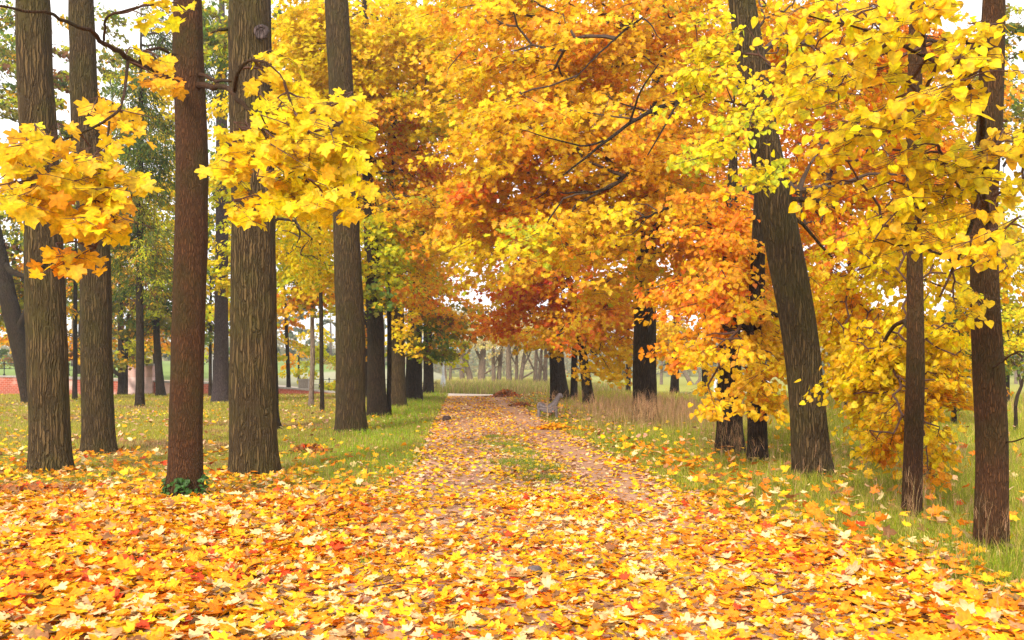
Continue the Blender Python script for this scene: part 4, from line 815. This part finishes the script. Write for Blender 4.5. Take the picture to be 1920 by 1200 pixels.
tree("maple_sapling", "young sapling with a kinked pale stem in the middle of the left lawn", 42,
  [(583, 763, 10), (584, 720, 9), (588, 665, 9), (586, 620, 8), (585, 575, 7)], M_wilb,
  [(590, 560, 60, 40, 42, 2, 1.1, 'mixed', .18), (560, 500, 70, 60, 42, 2, 1.1, 'limeyel', .18), (600, 450, 60, 50, 42, 2, 1.0, 'yellow', .18), (470, 480, 70, 90, 44, 2, .8, 'limeyel', .18)], 'maple2', seed=48, top=2, per=40)
tree("maple_bush", "bright lime bush glowing beyond the cross path, left of the mossy straight trunk", 70,
  [(600, 722, 6), (602, 700, 5), (604, 680, 4)], M_dark, [(604, 680, 38, 22, 70, 1.5, 1.3, 'lime', .2), (600, 640, 30, 22, 70, 1.5, 1.0, 'limeyel', .2), (560, 700, 30, 14, 69, 1, .9, 'limeyel', .2), (625, 720, 8, 8, 69, .5, 1, 'lime', .2)], seed=49, cat='bush', top=0)
tree("linden_tree", "very thin dark stem squeezed between the mossy straight trunk and the dark leaning one", 56,
  [(688, 739, 9), (687, 680, 8), (686, 560, 7)], M_dark, [(690, 620, 30, 50, 56, 1.5, .7, 'rust', .2)], seed=50, top=4)
tree("maple_tree", "sunny yellow tree far back above the leaning left-edge trunk", 75,
  [(150, 720, 9), (150, 650, 8)], M_dark, [(20, 640, 50, 30, 75, 3, 1.0, 'amber', .3), (130, 640, 60, 40, 75, 3, .9, 'amber', .3), (160, 520, 70, 80, 75, 3, .9, 'olive', .3), (330, 560, 60, 60, 75, 3, .8, 'olive', .3)], seed=51, top=5, base_z=1.2)

for k, (px_, py_, rx_, ry_, YY, pal, lb) in enumerate([(35, 668, 45, 14, 98, 'olive', "olive hedge-like bush on the far lawn at the left edge"), (150, 660, 22, 20, 90, 'rust', "rusty bush beyond the wall between the two left oaks"), (235, 668, 26, 16, 92, 'grey', "pale grey-green bush above the pink stone pier"),
         (345, 672, 34, 16, 88, 'amber', "golden bush beyond the wall behind the reddish maple"), (400, 664, 26, 22, 86, 'olive', "olive bush beyond the wall left of the plum-brown trunk"), (470, 670, 34, 18, 90, 'limeyel', "yellow-green bush hidden mostly behind the thickest trunk"), (560, 668, 30, 20, 80, 'amber', "golden bush over the low end of the wall"), (640, 676, 34, 16, 78, 'willow', "pale tan bush near the water left of the dark leaning trunk")]):
    bz_ = ez((px_-960)/FPX*YY, YY) if px_ < 500 else float(gz((px_-960)/FPX*YY, YY))
    tree("park_bush", lb, YY, [(px_, 700, 5), (px_, 690, 4), (px_, py_, 3)], M_dark, [(px_, py_, rx_, ry_, YY, 2, 1.3, pal, .24)], seed=140+k, cat='bush', top=0, base_z=bz_, group="bushes beyond the lawn")
# far willows round the meadow end
wl = [(838, 735, 829, 640, 5, 84), (843, 733, 846, 650, 5, 84.5), (866, 712, 868, 640, 9, 92), (886, 718, 858, 625, 10, 86), (902, 718, 907, 640, 13, 86), (926, 722, 925, 650, 7, 82), (934, 722, 941, 640, 8, 82.6),
      (955, 724, 953, 625, 10, 80), (968, 724, 969, 650, 6, 80.5), (974, 725, 985, 655, 8, 80), (1003, 727, 1005, 670, 8, 78), (1010, 727, 1014, 672, 8, 77), (1021, 729, 1023, 668, 9, 76)]
wlab = ["thin far willow stem just left of the lamp post", "thin far willow stem just right of the lamp post", "far forked willow in pale grass right of the lamp post", "far willow trunk leaning hard to the left in the pale meadow",
 "thickest of the far willow trunks in the pale meadow", "slim upright willow stem left member of a V-shaped pair", "slim willow stem leaning right in the V-shaped pair", "straight far willow with a forked top at the centre of the view",
 "thin far willow stem just right of the forked centre one", "far willow leaning right with a long low branch", "leftmost of three pale trunks left of the stout black trunk", "middle one of three pale trunks left of the stout black trunk", "right one of three pale trunks touching the stout black trunk"]
for k, ((x0, y0, x1, y1, w_, YY), lb) in enumerate(zip(wl, wlab)):
    xm, ym = (x0+x1)/2, (y0+y1)/2
    lim = [[(xm, ym, YY, w_*.5), (xm+(14 if k % 2 else -13), ym-26, YY-.5, w_*.35), (xm+(22 if k % 2 else -20), ym-55, YY-1, w_*.2)]]
    if k in (3, 4, 9): lim.append([(x0+(x1-x0)*.25, y0-15, YY, 4), (x0+(26 if k > 3 else -22), y0-28, YY-.6, 2.6), (x0+(44 if k > 3 else -48), y0-(40 if k > 3 else 24), YY-1, 1.6)])
    tree("willow_tree", lb, YY, [(x0, y0, w_*1.25), ((x0*2+x1)/3, y0-(y0-y1)*.3, w_), (x1, y1, w_*.8)], M_wilb,
      [(x1+(k % 3-1)*10, 632-(k % 2)*12, 30, 28, YY-1, 2, 1.1, 'willow', .2), (x1+(k % 2)*14-7, 600, 28, 26, YY+1, 2, .8, 'willow', .2)], 'narrow' if k % 2 else 'far', limbs=lim, seed=60+k, top=3, group="far willows at the end of the avenue", per=60)
# far shore right
tree("willow_tree", "willow on the far bank with a long trunk slanting over the water", 116,
  [(1300, 728, 10), (1297, 724, 9), (1285, 700, 8), (1268, 680, 8)], M_wilb, [(1262, 660, 45, 28, 117, 4, 1.3, 'grey', .4), (1310, 665, 40, 26, 118, 4, 1.2, 'grey', .4)],
  limbs=[[(1302, 727, 116, 8), (1313, 710, 116, 6), (1312, 695, 116, 4)]], seed=80, top=0, base_z=-.5)
for k, (px_, rx_, lb) in enumerate([(1240, 40, "grey-green round tree on the far bank left of the slanting willow"), (1345, 40, "grey-green tree on the far bank above the white lattice railing"), (1420, 50, "dim far-bank tree seen between the black pair and the leaning trunk"),
                     (1560, 60, "grey-green far-bank tree behind the drooping yellow leaves"), (1800, 60, "grey-green far-bank tree left of the rightmost trunk"), (1905, 40, "far-bank tree at the right edge above the white water"),(1180, 45, "pale far-bank tree seen right of the crooked trunk")]):
    tree("bank_tree", lb, 122+k*2, [(px_, 722, 6), (px_, 690, 5), (px_+3, 660, 4)], M_wilb, [(px_, 662, rx_, 36, 122+k*2, 4, 1.4, 'grey', .45), (px_+12, 625, rx_*.8, 26, 124+k*2, 4, 1.2, 'grey', .45)], seed=90+k, top=1, base_z=-.5, group="trees on the far bank")
# trees on the lawn beyond the wall
for k, (px_, YY, pal, lb) in enumerate([(20, 130, 'green', "dark green tree beyond the far lawn at the left edge"), (70, 150, 'grey', "grey-green tree at the back of the far lawn behind the knotted oak"), (136, 120, 'grey', "trunk on the bright far lawn between the two left oaks"),
                     (215, 150, 'grey', "grey-green tree behind the forked thin trunk"), (255, 135, 'willow', "pale tan tree above the pink stone pier"), (330, 150, 'grey', "grey-green tree beyond the low lime bush"), (440, 150, 'grey', "hazy far tree behind the thickest trunk"),
                     (540, 170, 'grey', "hazy far tree above the small grey pier"), (620, 180, 'grey', "hazy far tree above the dark railing at the water"), (720, 190, 'grey', "hazy far tree behind the dark leaning trunk")]):
    bz_ = ez((px_-960)/FPX*YY, YY) if px_ < 500 else -.5
    tree("lawn_tree", lb, YY, [(px_, 692, 5), (px_, 660, 5), (px_, 600, 3)], M_wilb, [(px_, 610, 45, 48, YY, 5, 1.3, pal, .5), (px_+20, 560, 40, 40, YY+2, 5, 1.0, pal, .5), (px_-12, 662, 48, 22, YY, 4, 1.3, pal, .45), (px_+35, 668, 30, 16, YY-3, 3, 1.2, 'willow' if k % 3 == 0 else pal, .45)], seed=110+k, top=2, base_z=bz_, group="trees beyond the far lawn")
# hazy wood on the far side of the water
rng = np.random.default_rng(77); b = MB()
xx = rng.uniform(-170, 150, 420); yy = rng.uniform(235, 275, 420); hh = rng.uniform(7, 13, 420)*(1+.25*noise(xx, yy, 0, .05))
g = np.repeat(np.arange(420), 110); n = len(g); q = rng.normal(size=(n, 3)); q = unit(q)*rng.random((n, 1))**.4
pos = np.stack([xx[g], yy[g], hh[g]*.5-.5], 1)+q*np.stack([np.full(n, 3.6), np.full(n, 3.6), hh[g]*.5], 1)
leaves(b, rng, pos, rng.normal(size=(n, 3)), rng.normal(size=(n, 3)), rng.uniform(.7, 1.2, n), palcol(rng, 'farwood', n, g, .8), 'far')
tag(b.build("far_woods", M_leaf), kind='stuff')

# ================================================================== trunk details
def knot(parent, px, py, Y, r, mat):
    c = P(px, py, Y); b = MB(); a = np.linspace(0, 2*math.pi, 26)[:-1]; b2 = np.arange(10)*2*math.pi/10
    V = np.array([[(c[0]+(r+.35*r*math.cos(v))*math.cos(u)*(1+.08*math.sin(3*u)), c[1]-.3*r*math.sin(v)*1.2, c[2]+(r+.35*r*math.cos(v))*math.sin(u)) for v in b2] for u in a]).reshape(-1, 3)
    i, j = np.meshgrid(np.arange(25), np.arange(10), indexing='ij'); A = (i*10+j).ravel(); B = (i*10+(j+1) % 10).ravel(); Cc = (((i+1) % 25)*10+(j+1) % 10).ravel(); D = (((i+1) % 25)*10+j).ravel()
    b.add(V, None, np.stack([A, B, Cc, D], 1))
    lath = [(c[0]+.75*r*math.cos(u), c[1]-.02, c[2]+.75*r*math.sin(u)) for u in a]
    s0 = b.n; b.add(lath+[(c[0], c[1]+.02, c[2])]); b.f3.append(np.array([(s0+k, s0+(k+1) % 25, s0+25) for k in range(25)]))
    b.build("knot", mat, parent, True)
def par(lab): return TREES[lab]
knot(par("thick furrowed oak trunk with a round knot, leftmost of the front row"), 74, 494, 15.46, .06, M_bark2)
knot(par("thickest trunk with deep bark ridges, just right of the reddish maple"), 490, 60, 15.12, .085, M_purp)
# ivy at the foot of the maple
rng = np.random.default_rng(9); b = MB(); n = 130
an = rng.uniform(math.pi*.9, math.pi*2.1, n); c = P(347, 935, 12.5); hh = rng.uniform(0, .28, n)**1.1
rr = .23+rng.uniform(-.01, .07, n); pos = np.stack([c[0]+rr*np.cos(an), c[1]+rr*np.sin(an), hh+float(gz(c[0], c[1]))+.02], 1)
nr = np.stack([np.cos(an), np.sin(an), .5+0*an], 1)+rng.normal(0, .3, (n, 3))
leaves(b, rng, pos, rng.normal(0, .6, (n, 3))+np.array([0, 0, -.2]), nr, rng.uniform(.04, .075, n), np.array([(.05, .13, .02)])*rng.uniform(.7, 1.6, (n, 1)), 'linden')
iv = empty("ivy_plant", c*np.array([1, 1, 0])+np.array([-.3, -.25, 0]), "small patch of dark green ivy climbing the foot of the reddish maple", "ivy")
b.build("foliage", M_grass, iv)
b = MB()
for k in range(9):
    a0 = rng.uniform(math.pi, 2*math.pi); A = np.array([c[0]+.25*math.cos(a0), c[1]+.25*math.sin(a0), float(gz(c[0], c[1]))-.01]); tubes(b, [A], [A+np.array([rng.normal(0, .04), rng.normal(0, .02), rng.uniform(.15, .3)])], [.004], [.002], 5)
b.build("stem", M_twig, iv)

# ================================================================== fallen leaves
rng = np.random.default_rng(21)
def scatter_leaves(name, n, xr, yr, dens, sizef, pal, tpl, tilt=.45, zj=.05, lift=0.012, kind='stuff', seed=0, keepf=None):
    rng = np.random.default_rng(seed)
    x = rng.uniform(*xr, n) if not callable(xr) else xr(rng, n); y = rng.uniform(*yr, n) if not callable(yr) else yr
    y = rng.uniform(*yr, n); m_ = (rng.random(n) < dens(x, y)) & (np.abs(x) < .56*y+1.2); x, y = x[m_], y[m_]; n = len(x)
    z = gz(x, y)+lift+rng.random(n)**1.5*zj
    a = rng.uniform(0, 2*math.pi, n)
    nr = np.stack([rng.normal(0, tilt, n), rng.normal(0, tilt, n)-.12, np.ones(n)], 1)
    tip = np.stack([np.cos(a), np.sin(a), rng.normal(0, .15, n)], 1)
    s = sizef(x, y)*rng.uniform(.6, 1.25, n)
    cluster = (np.floor(x*1.1+.6*noise(x, y, 0, 1))*37+np.floor(y*1.1)*91).astype(int) % 997
    col = palcol(rng, pal, n, cluster, .12)
    return x, y, z, nr, tip, s, col
def redder(x, y):
    r_ = .7*smooth(.4, .95, noise(x, y, 5, .9))
    for a_, b_, c_ in ((-2.6, 8.2, .6), (-3.4, 7.4, .6), (-4.2, 9.5, .7), (-1.5, 9.0, .4), (2.4, 8.6, .5), (1.9, 9.0, .4), (-2.0, 11.5, .5), (-.2, 7.0, .3)): r_ = r_+1.0*np.exp(-((x-a_)**2+((y-b_)*.8)**2)/c_**2)
    return np.minimum(r_, 1.3)
def make_litter():
    b = MB()
    # thick carpet near
    for (y0, y1, nn, tpl, sz, zj) in ((5.2, 8.5, 19000, 'maple', .115, .045), (8.5, 12.5, 25000, 'maple', .11, .045), (12.5, 19, 17000, 'maple2', .095, .02)):
        x, y, z, nr, tip, s, col = scatter_leaves("", nn, (-8, 6), (y0, y1), lambda x, y: np.clip(litter_zone(x, y)*1.2, 0, 1), lambda x, y: sz*rng.uniform(.5, 1.15, len(x)), 'litter', tpl, seed=int(y0*10), zj=zj, tilt=.34)
        rd = (rng.random(len(x)) < .5*redder(x, y)); rc = palcol(rng, 'redlit', len(x)); col = np.where(rd[:, None], rc, col)
        onp_ = smooth(1.1, .8, np.abs(x-pathc(y))/pathw(y)); s = s*(1-.22*onp_); uu = (x-pathc(y))/pathw(y); trk = np.exp(-((uu-.6)/.22)**2)+np.exp(-((uu+.5)/.25)**2); kp = rng.random(len(x)) > np.clip(onp_*smooth(7.5, 12.5, y)*(.25+.55*trk+.3*noise(x, y, 12, 1.5)), 0, .85); x, y, z, nr, tip, s, col = x[kp], y[kp], z[kp], nr[kp], tip[kp], s[kp], col[kp]
        pile = smooth(1.0, .0, np.abs(x-pathc(y))/pathw(y)-.9); z = z+(1-pile)*.03*rng.random(len(x))
        leaves(b, rng, np.stack([x, y, z], 1), tip, nr, s, col, tpl)
    # path further on
    for (y0, y1, nn, sz, tpl) in ((11.5, 24, 24000, .078, 'maple2'), (24, 38, 13000, .08, 'small'), (38, 57, 11000, .10, 'small')):
        def dn(x, y):
            u = (x-pathc(y))/pathw(y); rut = np.exp(-((u-.62)/.2)**2)*.8+np.exp(-((u+.42)/.3)**2)*.42
            return smooth(1.2, .9, np.abs(u))*(.95-rut)*(.75+.35*noise(x, y, 1, .8))
        x, y, z, nr, tip, s, col = scatter_leaves("", nn, (-5, 4), (y0, y1), dn, lambda x, y: sz+0*x, 'pathlit', tpl, seed=int(y0*10)+1, tilt=.3, zj=.02, lift=.02)
        yl = rng.random(len(x)) < .55*smooth(-.2, .6, noise(x, y, 9, .35)); col = np.where(yl[:, None], palcol(rng, 'amber', len(x)), col)
        leaves(b, rng, np.stack([x, y, z], 1), tip, nr, s, col, tpl)
    # lawns and verge
    for (y0, y1, nn, sz, tpl, pal) in ((9, 20, 12000, .11, 'maple2', 'litter'), (20, 38, 16000, .11, 'small', 'pathlit'), (38, 60, 14000, .13, 'far', 'pathlit')):
        def dn(x, y):
            u = np.abs(x-pathc(y))/pathw(y); l_ = smooth(.95, 1.2, u)
            left = (x < 0); rb = x-np.interp(y, [5, 9, 16, 30], [3.3, 2.9, 1.9, 1.3])
            dl = .35+.4*noise(x, y, 4, .35)+.35*smooth(17, 13, y); dr = 1.0*np.exp(-np.clip(rb, 0, None)/1.2)+.12
            return l_*np.where(left, dl, dr)
        x, y, z, nr, tip, s, col = scatter_leaves("", nn, (-.56*y1, .56*y1), (y0, y1), dn, lambda x, y: sz+0*x, pal, tpl, seed=int(y0*10)+2, tilt=.6, zj=.06, lift=.03)
        z = z+np.where(x > 1, rng.random(len(x))*.2, 0)
        leaves(b, rng, np.stack([x, y, z], 1), tip, nr, s, col, tpl)
    return tag(b.build("fallen_leaves", M_litter), kind='stuff')
make_litter()
def leafpile(label, px, py, rx, h, pal, seed, tpl='maple2', s=.12, ry=.6):
    rng = np.random.default_rng(seed); Y = CAMH*FPX/(py-HY); c = P(px, py, Y); c[2] = float(gz(c[0], c[1])); n = int(220*rx/.6)
    q = rng.normal(0, .42, (n, 2)); r2 = (q**2).sum(1); z = h*np.exp(-r2*2.2)*rng.uniform(.25, 1, n)
    pos = np.stack([c[0]+q[:, 0]*rx, c[1]+q[:, 1]*rx*ry, c[2]+.02+z], 1)
    nr = np.stack([q[:, 0]*.8, q[:, 1]*.8-.3, np.ones(n)], 1)+rng.normal(0, .4, (n, 3)); b = MB()
    leaves(b, rng, pos, rng.normal(size=(n, 3))*np.array([1, 1, .3]), nr, s*rng.uniform(.6, 1.2, n), palcol(rng, pal, n), tpl)
    tag(b.build("leaf_pile", M_litter, origin=c), label, "leaf pile", "leaf piles along the path")
leafpile("orange leaf heap on the grass edge just below the bench", 1040, 806, .6, .16, 'orange', 1, s=.11)
leafpile("rusty brown leaf heap at the far end of the path by the pale cross path", 948, 745, 1.0, .42, 'rustlit', 2, s=.15)
leafpile("small dark brown leaf heap between the far heap and the bench", 977, 762, .55, .16, 'rustlit', 3, s=.13)
leafpile("low brown heap of withered leaves and twigs on the lawn right of the thickest trunk", 580, 850, .5, .16, 'rustlit', 5, 'small', .09)
leafpile("flat brown patch of withered leaves at the left edge of the lawn", 60, 925, .7, .1, 'rustlit', 6, 'maple2', .1)
leafpile("pale curled leaves bunched at the right verge of the path", 1160, 870, .3, .08, 'litter', 4, s=.11)

b = MB(); rng = np.random.default_rng(66)
for lab_, rt_ in TREES.items():
    cx, cy_, cz = rt_.location
    if cy_ > 21: continue
    n = 110 if cx < 0 else 46; a = rng.uniform(0, 2*math.pi, n); rad_ = {True: .40, False: .30}[cx < 0]+np.abs(rng.normal(0, .22, n))
    x = cx+rad_*np.cos(a); y = cy_+rad_*np.sin(a); z = gz(x, y)+.015+.07*np.exp(-(rad_-.35)*4)*rng.random(n)
    nr = np.stack([-np.cos(a)*-.3, np.sin(a)*.3-.1, np.ones(n)], 1)+rng.normal(0, .4, (n, 3)); t_ = rng.normal(size=(n, 3))*np.array([1, 1, .3])
    leaves(b, rng, np.stack([x, y, z], 1), t_, nr, .095*rng.uniform(.6, 1.2, n), palcol(rng, 'litter', n), 'maple2')
tag(b.build("leaf_drifts", M_litter), kind='stuff')
# ================================================================== grass
def blades(b, rng, x, y, h, wd, col, lean=.35, z0=None):
    n = len(x)
    if n == 0: return
    z = gz(x, y)-.01 if z0 is None else z0
    a = rng.uniform(0, 2*math.pi, n); L = np.abs(rng.normal(0, lean, n))+.05
    d = np.stack([np.cos(a), np.sin(a), np.zeros(n)], 1); f = rng.uniform(0, math.pi, n); s = np.stack([np.cos(f), np.sin(f)*.4, np.zeros(n)], 1)
    p0 = np.stack([x, y, z], 1); up = np.array([0, 0, 1.])
    p1 = p0+(up*.55+d*(L*.3)[:, None])*h[:, None]; p2 = p0+(up*.95+d*L[:, None]*1.0-up*(L**2*.35)[:, None])*h[:, None]
    w0 = s*wd[:, None]/2
    V = np.stack([p0-w0, p0+w0, p1+w0*.8, p1-w0*.8, p2], 1); k = np.arange(n)*5
    b.add(V.reshape(-1, 3), np.stack([k+3, k+2, k+4], 1), np.stack([k, k+1, k+2, k+3], 1), np.repeat(np.clip(col, .003, .9), 5, 0))
def gcol(rng, base, n, dry=.15, dryc=(.42, .30, .10)):
    c = np.array(base)[None]*np.exp(rng.normal(0, .22, (n, 1)))*np.exp(rng.normal(0, .06, (n, 3)))
    m_ = rng.random(n) < dry; c[m_] = np.array(dryc)*np.exp(rng.normal(0, .2, (m_.sum(), 1))); return c
rng = np.random.default_rng(31)
def zone(n, y0, y1, side):
    y = rng.uniform(y0, y1, n); hw = .56*y+1
    e = pathc(y)+side*pathw(y)
    x = e+side*rng.random(n)*(hw-side*e); return x, y
lawn = MB()
for (y0, y1, n, h0, w0) in ((12, 20, 52000, .07, .007), (20, 32, 60000, .09, .011), (32, 48, 52000, .12, .02), (48, 60.8, 34000, .14, .03)):
    x, y = zone(n, y0, y1, -1)
    keepm = (rng.random(n) < 1.05-litter_zone(x, y)*1.3) & (rng.random(n) < .72+.45*noise(x, y, 2, .5)); x, y = x[keepm], y[keepm]; n = len(x)
    edge = np.exp(-((x-(pathc(y)-pathw(y)-1.1))/1.3)**2)*smooth(12.5, 15, y)*(.6+.7*smooth(-.4, .6, noise(x, y, 11, .8)))
    edge = np.clip(edge, 0, 1)
    col = gcol(rng, (.33, .33, .015), n, .3, (.50, .34, .10)); dc = gcol(rng, (.44, .27, .10), n, .3, (.22, .12, .05))
    col = np.where((rng.random(n) < .85*smooth(.05, .7, noise(x, y, 2, .6)))[:, None], dc, col); gr = gcol(rng, (.25, .38, .008), n, .2)
    col = np.where((rng.random(n) < edge*.95)[:, None], gr, col)
    blades(lawn, rng, x, y, h0*rng.uniform(.5, 1.5, n)*(1+.8*edge), np.full(n, w0), col, .6)
# centre strip tufts and stray tufts in the litter
tf = [(x_, y_, .18) for x_, y_ in zip(rng.normal(0, .24, 230), rng.uniform(14.4, 24, 230))]
tf = [(float(np.interp(y_, [14, 16.6, 22, 28], [.58, .22, -.1, -.45]))+x_, y_, r_) for x_, y_, r_ in tf]
tf += [(P(px, py, CAMH*FPX/(py-HY))[0], CAMH*FPX/(py-HY), .1) for px, py in ((1065, 960), (1040, 910), (900, 830), (960, 850), (985, 870), (560, 1165), (700, 1050), (685, 1060), (330, 1110), (1125, 1070), (1165, 885), (610, 1000), (440, 1010), (220, 925), (520, 1160), (150, 880), (800, 835), (735, 935), (720, 920), (640, 1000), (330, 1170), (860, 1185))]
for (cx, cy_, r_) in tf:
    if r_ > .15 and noise(cx, cy_, 3, 2.2) < .08: continue
    n = 70 if r_ > .15 else 34
    x = cx+rng.normal(0, r_*.55, n); y = cy_+rng.normal(0, r_*.9, n)
    blades(lawn, rng, x, y, rng.uniform(.05, .13, n), np.full(n, .007), gcol(rng, (.19, .30, .015), n, .22), .7)
tag(lawn.build("lawn_grass", M_grass), kind='stuff')
tall = MB()
for (y0, y1, n, h0, w0) in ((7, 13, 36000, .13, .006), (13, 20, 46000, .16, .008), (20, 34, 56000, .24, .013), (34, 58, 52000, .38, .026)):
    x, y = zone(n, y0, y1, 1)
    rbx = np.interp(y, [5, 6.7, 9, 12, 16.2, 20, 30], [3.6, 3.2, 2.6, 2.1, 1.75, 1.5, 1.2])
    keepm = (rng.random(n) < smooth(-.7, 1.0, x-rbx+.3*noise(x, y, 1, 1.2))) & (y < nearbank(x)+1); x, y, rbx = x[keepm], y[keepm], rbx[keepm]; n = len(x)
    hh = h0*rng.uniform(.4, 1.3, n)*smooth(-.6, 2.2, x-rbx)*(1+.3*noise(x, y, 6, .6))+.05
    dz = smooth(-.3, .9, noise(x, y, 7, .4))
    col = gcol(rng, (.34, .38, .02), n, .28, (.56, .42, .10)); g2 = gcol(rng, (.22, .28, .010), n, .2, (.5, .36, .08)); col = np.where((rng.random(n) < (.35+.5*dz)*(y < 24))[:, None], g2, col)
    blades(tall, rng, x, y, hh, np.full(n, w0), col, .5)
x, y = zone(26000, 62, 103, 1); x = rng.uniform(-6, 7, 26000); m_ = (y < nearbank(x)+1) & (y > np.interp(x, [-26, -16, -4, -.5, .5], [66.5, 64.5, 60.5, 59.8, 50])+np.interp(x, [-4, 0], [3.8, 1])); x, y = x[m_], y[m_]
blades(tall, rng, x, y, rng.uniform(.35, .95, len(x)), np.full(len(x), .05), gcol(rng, (.42, .42, .09), len(x), .35, (.6, .42, .2)), .4)
tag(tall.build("tall_grass", M_grass), kind='stuff')
dry = MB()
def stalks(n, xs_, ys_, h0, h1, w0, head=True):
    hh = rng.uniform(h0, h1, n); blades(dry, rng, xs_, ys_, hh, np.full(n, w0), gcol(rng, (.46, .30, .13), n, 0), .22)
    if head:
        for k in range(5):
            blades(dry, rng, xs_+rng.normal(0, .012, n), ys_+rng.normal(0, .012, n), hh*rng.uniform(.18, .3, n), np.full(n, w0*.8), gcol(rng, (.48, .28, .15), n, 0), .6, z0=gz(xs_, ys_)+hh*rng.uniform(.55, .78, n))
def around(px, py, n, sx, sy):
    Y = CAMH*FPX/(py-HY); c = P(px, py, Y); return c[0]+rng.normal(0, sx, n), c[1]+rng.normal(0, sy, n)
for (px, py, n, sx, sy, h0, h1, w0) in ((1225, 812, 700, 1.0, 1.2, .5, 1.15, .006), (1290, 800, 400, 1.2, 1.4, .4, .9, .006), (1160, 790, 300, .8, 2, .4, .8, .006), (1370, 865, 90, .5, .5, .4, .9, .005), (1860, 1045, 34, .4, .2, .3, .6, .003),
                                       (1700, 990, 26, .3, .2, .3, .6, .003), (1600, 960, 60, 1.2, .8, .3, .7, .004), (1760, 900, 140, 1.3, 1.5, .4, .8, .004), (1900, 880, 100, 1, 1.5, .3, .7, .004), (1500, 900, 60, 1, .5, .3, .65, .004)):
    x, y = around(px, py, n, sx, sy); m_ = x > pathc(y)+pathw(y)+.1; stalks(m_.sum(), x[m_], y[m_], h0, h1, w0)
for (px, py, n_, h_) in ((330, 1110, 5, .28), (560, 1160, 6, .22), (640, 1130, 4, .2), (300, 1050, 3, .3), (1860, 1150, 9, .35), (1500, 1100, 7, .22), (1780, 1100, 14, .3), (1650, 1060, 14, .28), (1900, 1080, 14, .35), (1420, 1010, 10, .25)):
    x, y = around(px, py, n_, .22, .25); stalks(n_, x, y, h_*.5, h_, .003, head=(n_ > 6))
x, y = zone(1500, 30, 57, 1); stalks(len(x), x, y, .35, .75, .012)
tag(dry.build("dry_grass_stalks", M_grass), kind='stuff')

# ================================================================== haze
m, n, l = newmat("haze_air")
pv = n.new("ShaderNodeVolumePrincipled"); pv.inputs['Color'].default_value = (.93, .95, 1, 1); pv.inputs['Density'].default_value = .0007; pv.inputs['Anisotropy'].default_value = .2
o = n.new("ShaderNodeOutputMaterial"); l.new(pv.outputs[0], o.inputs['Volume'])
b = MB(); box(b, (0, 620, 15), (1500, 1440, 37)); tag(b.build("haze", m), kind='stuff')
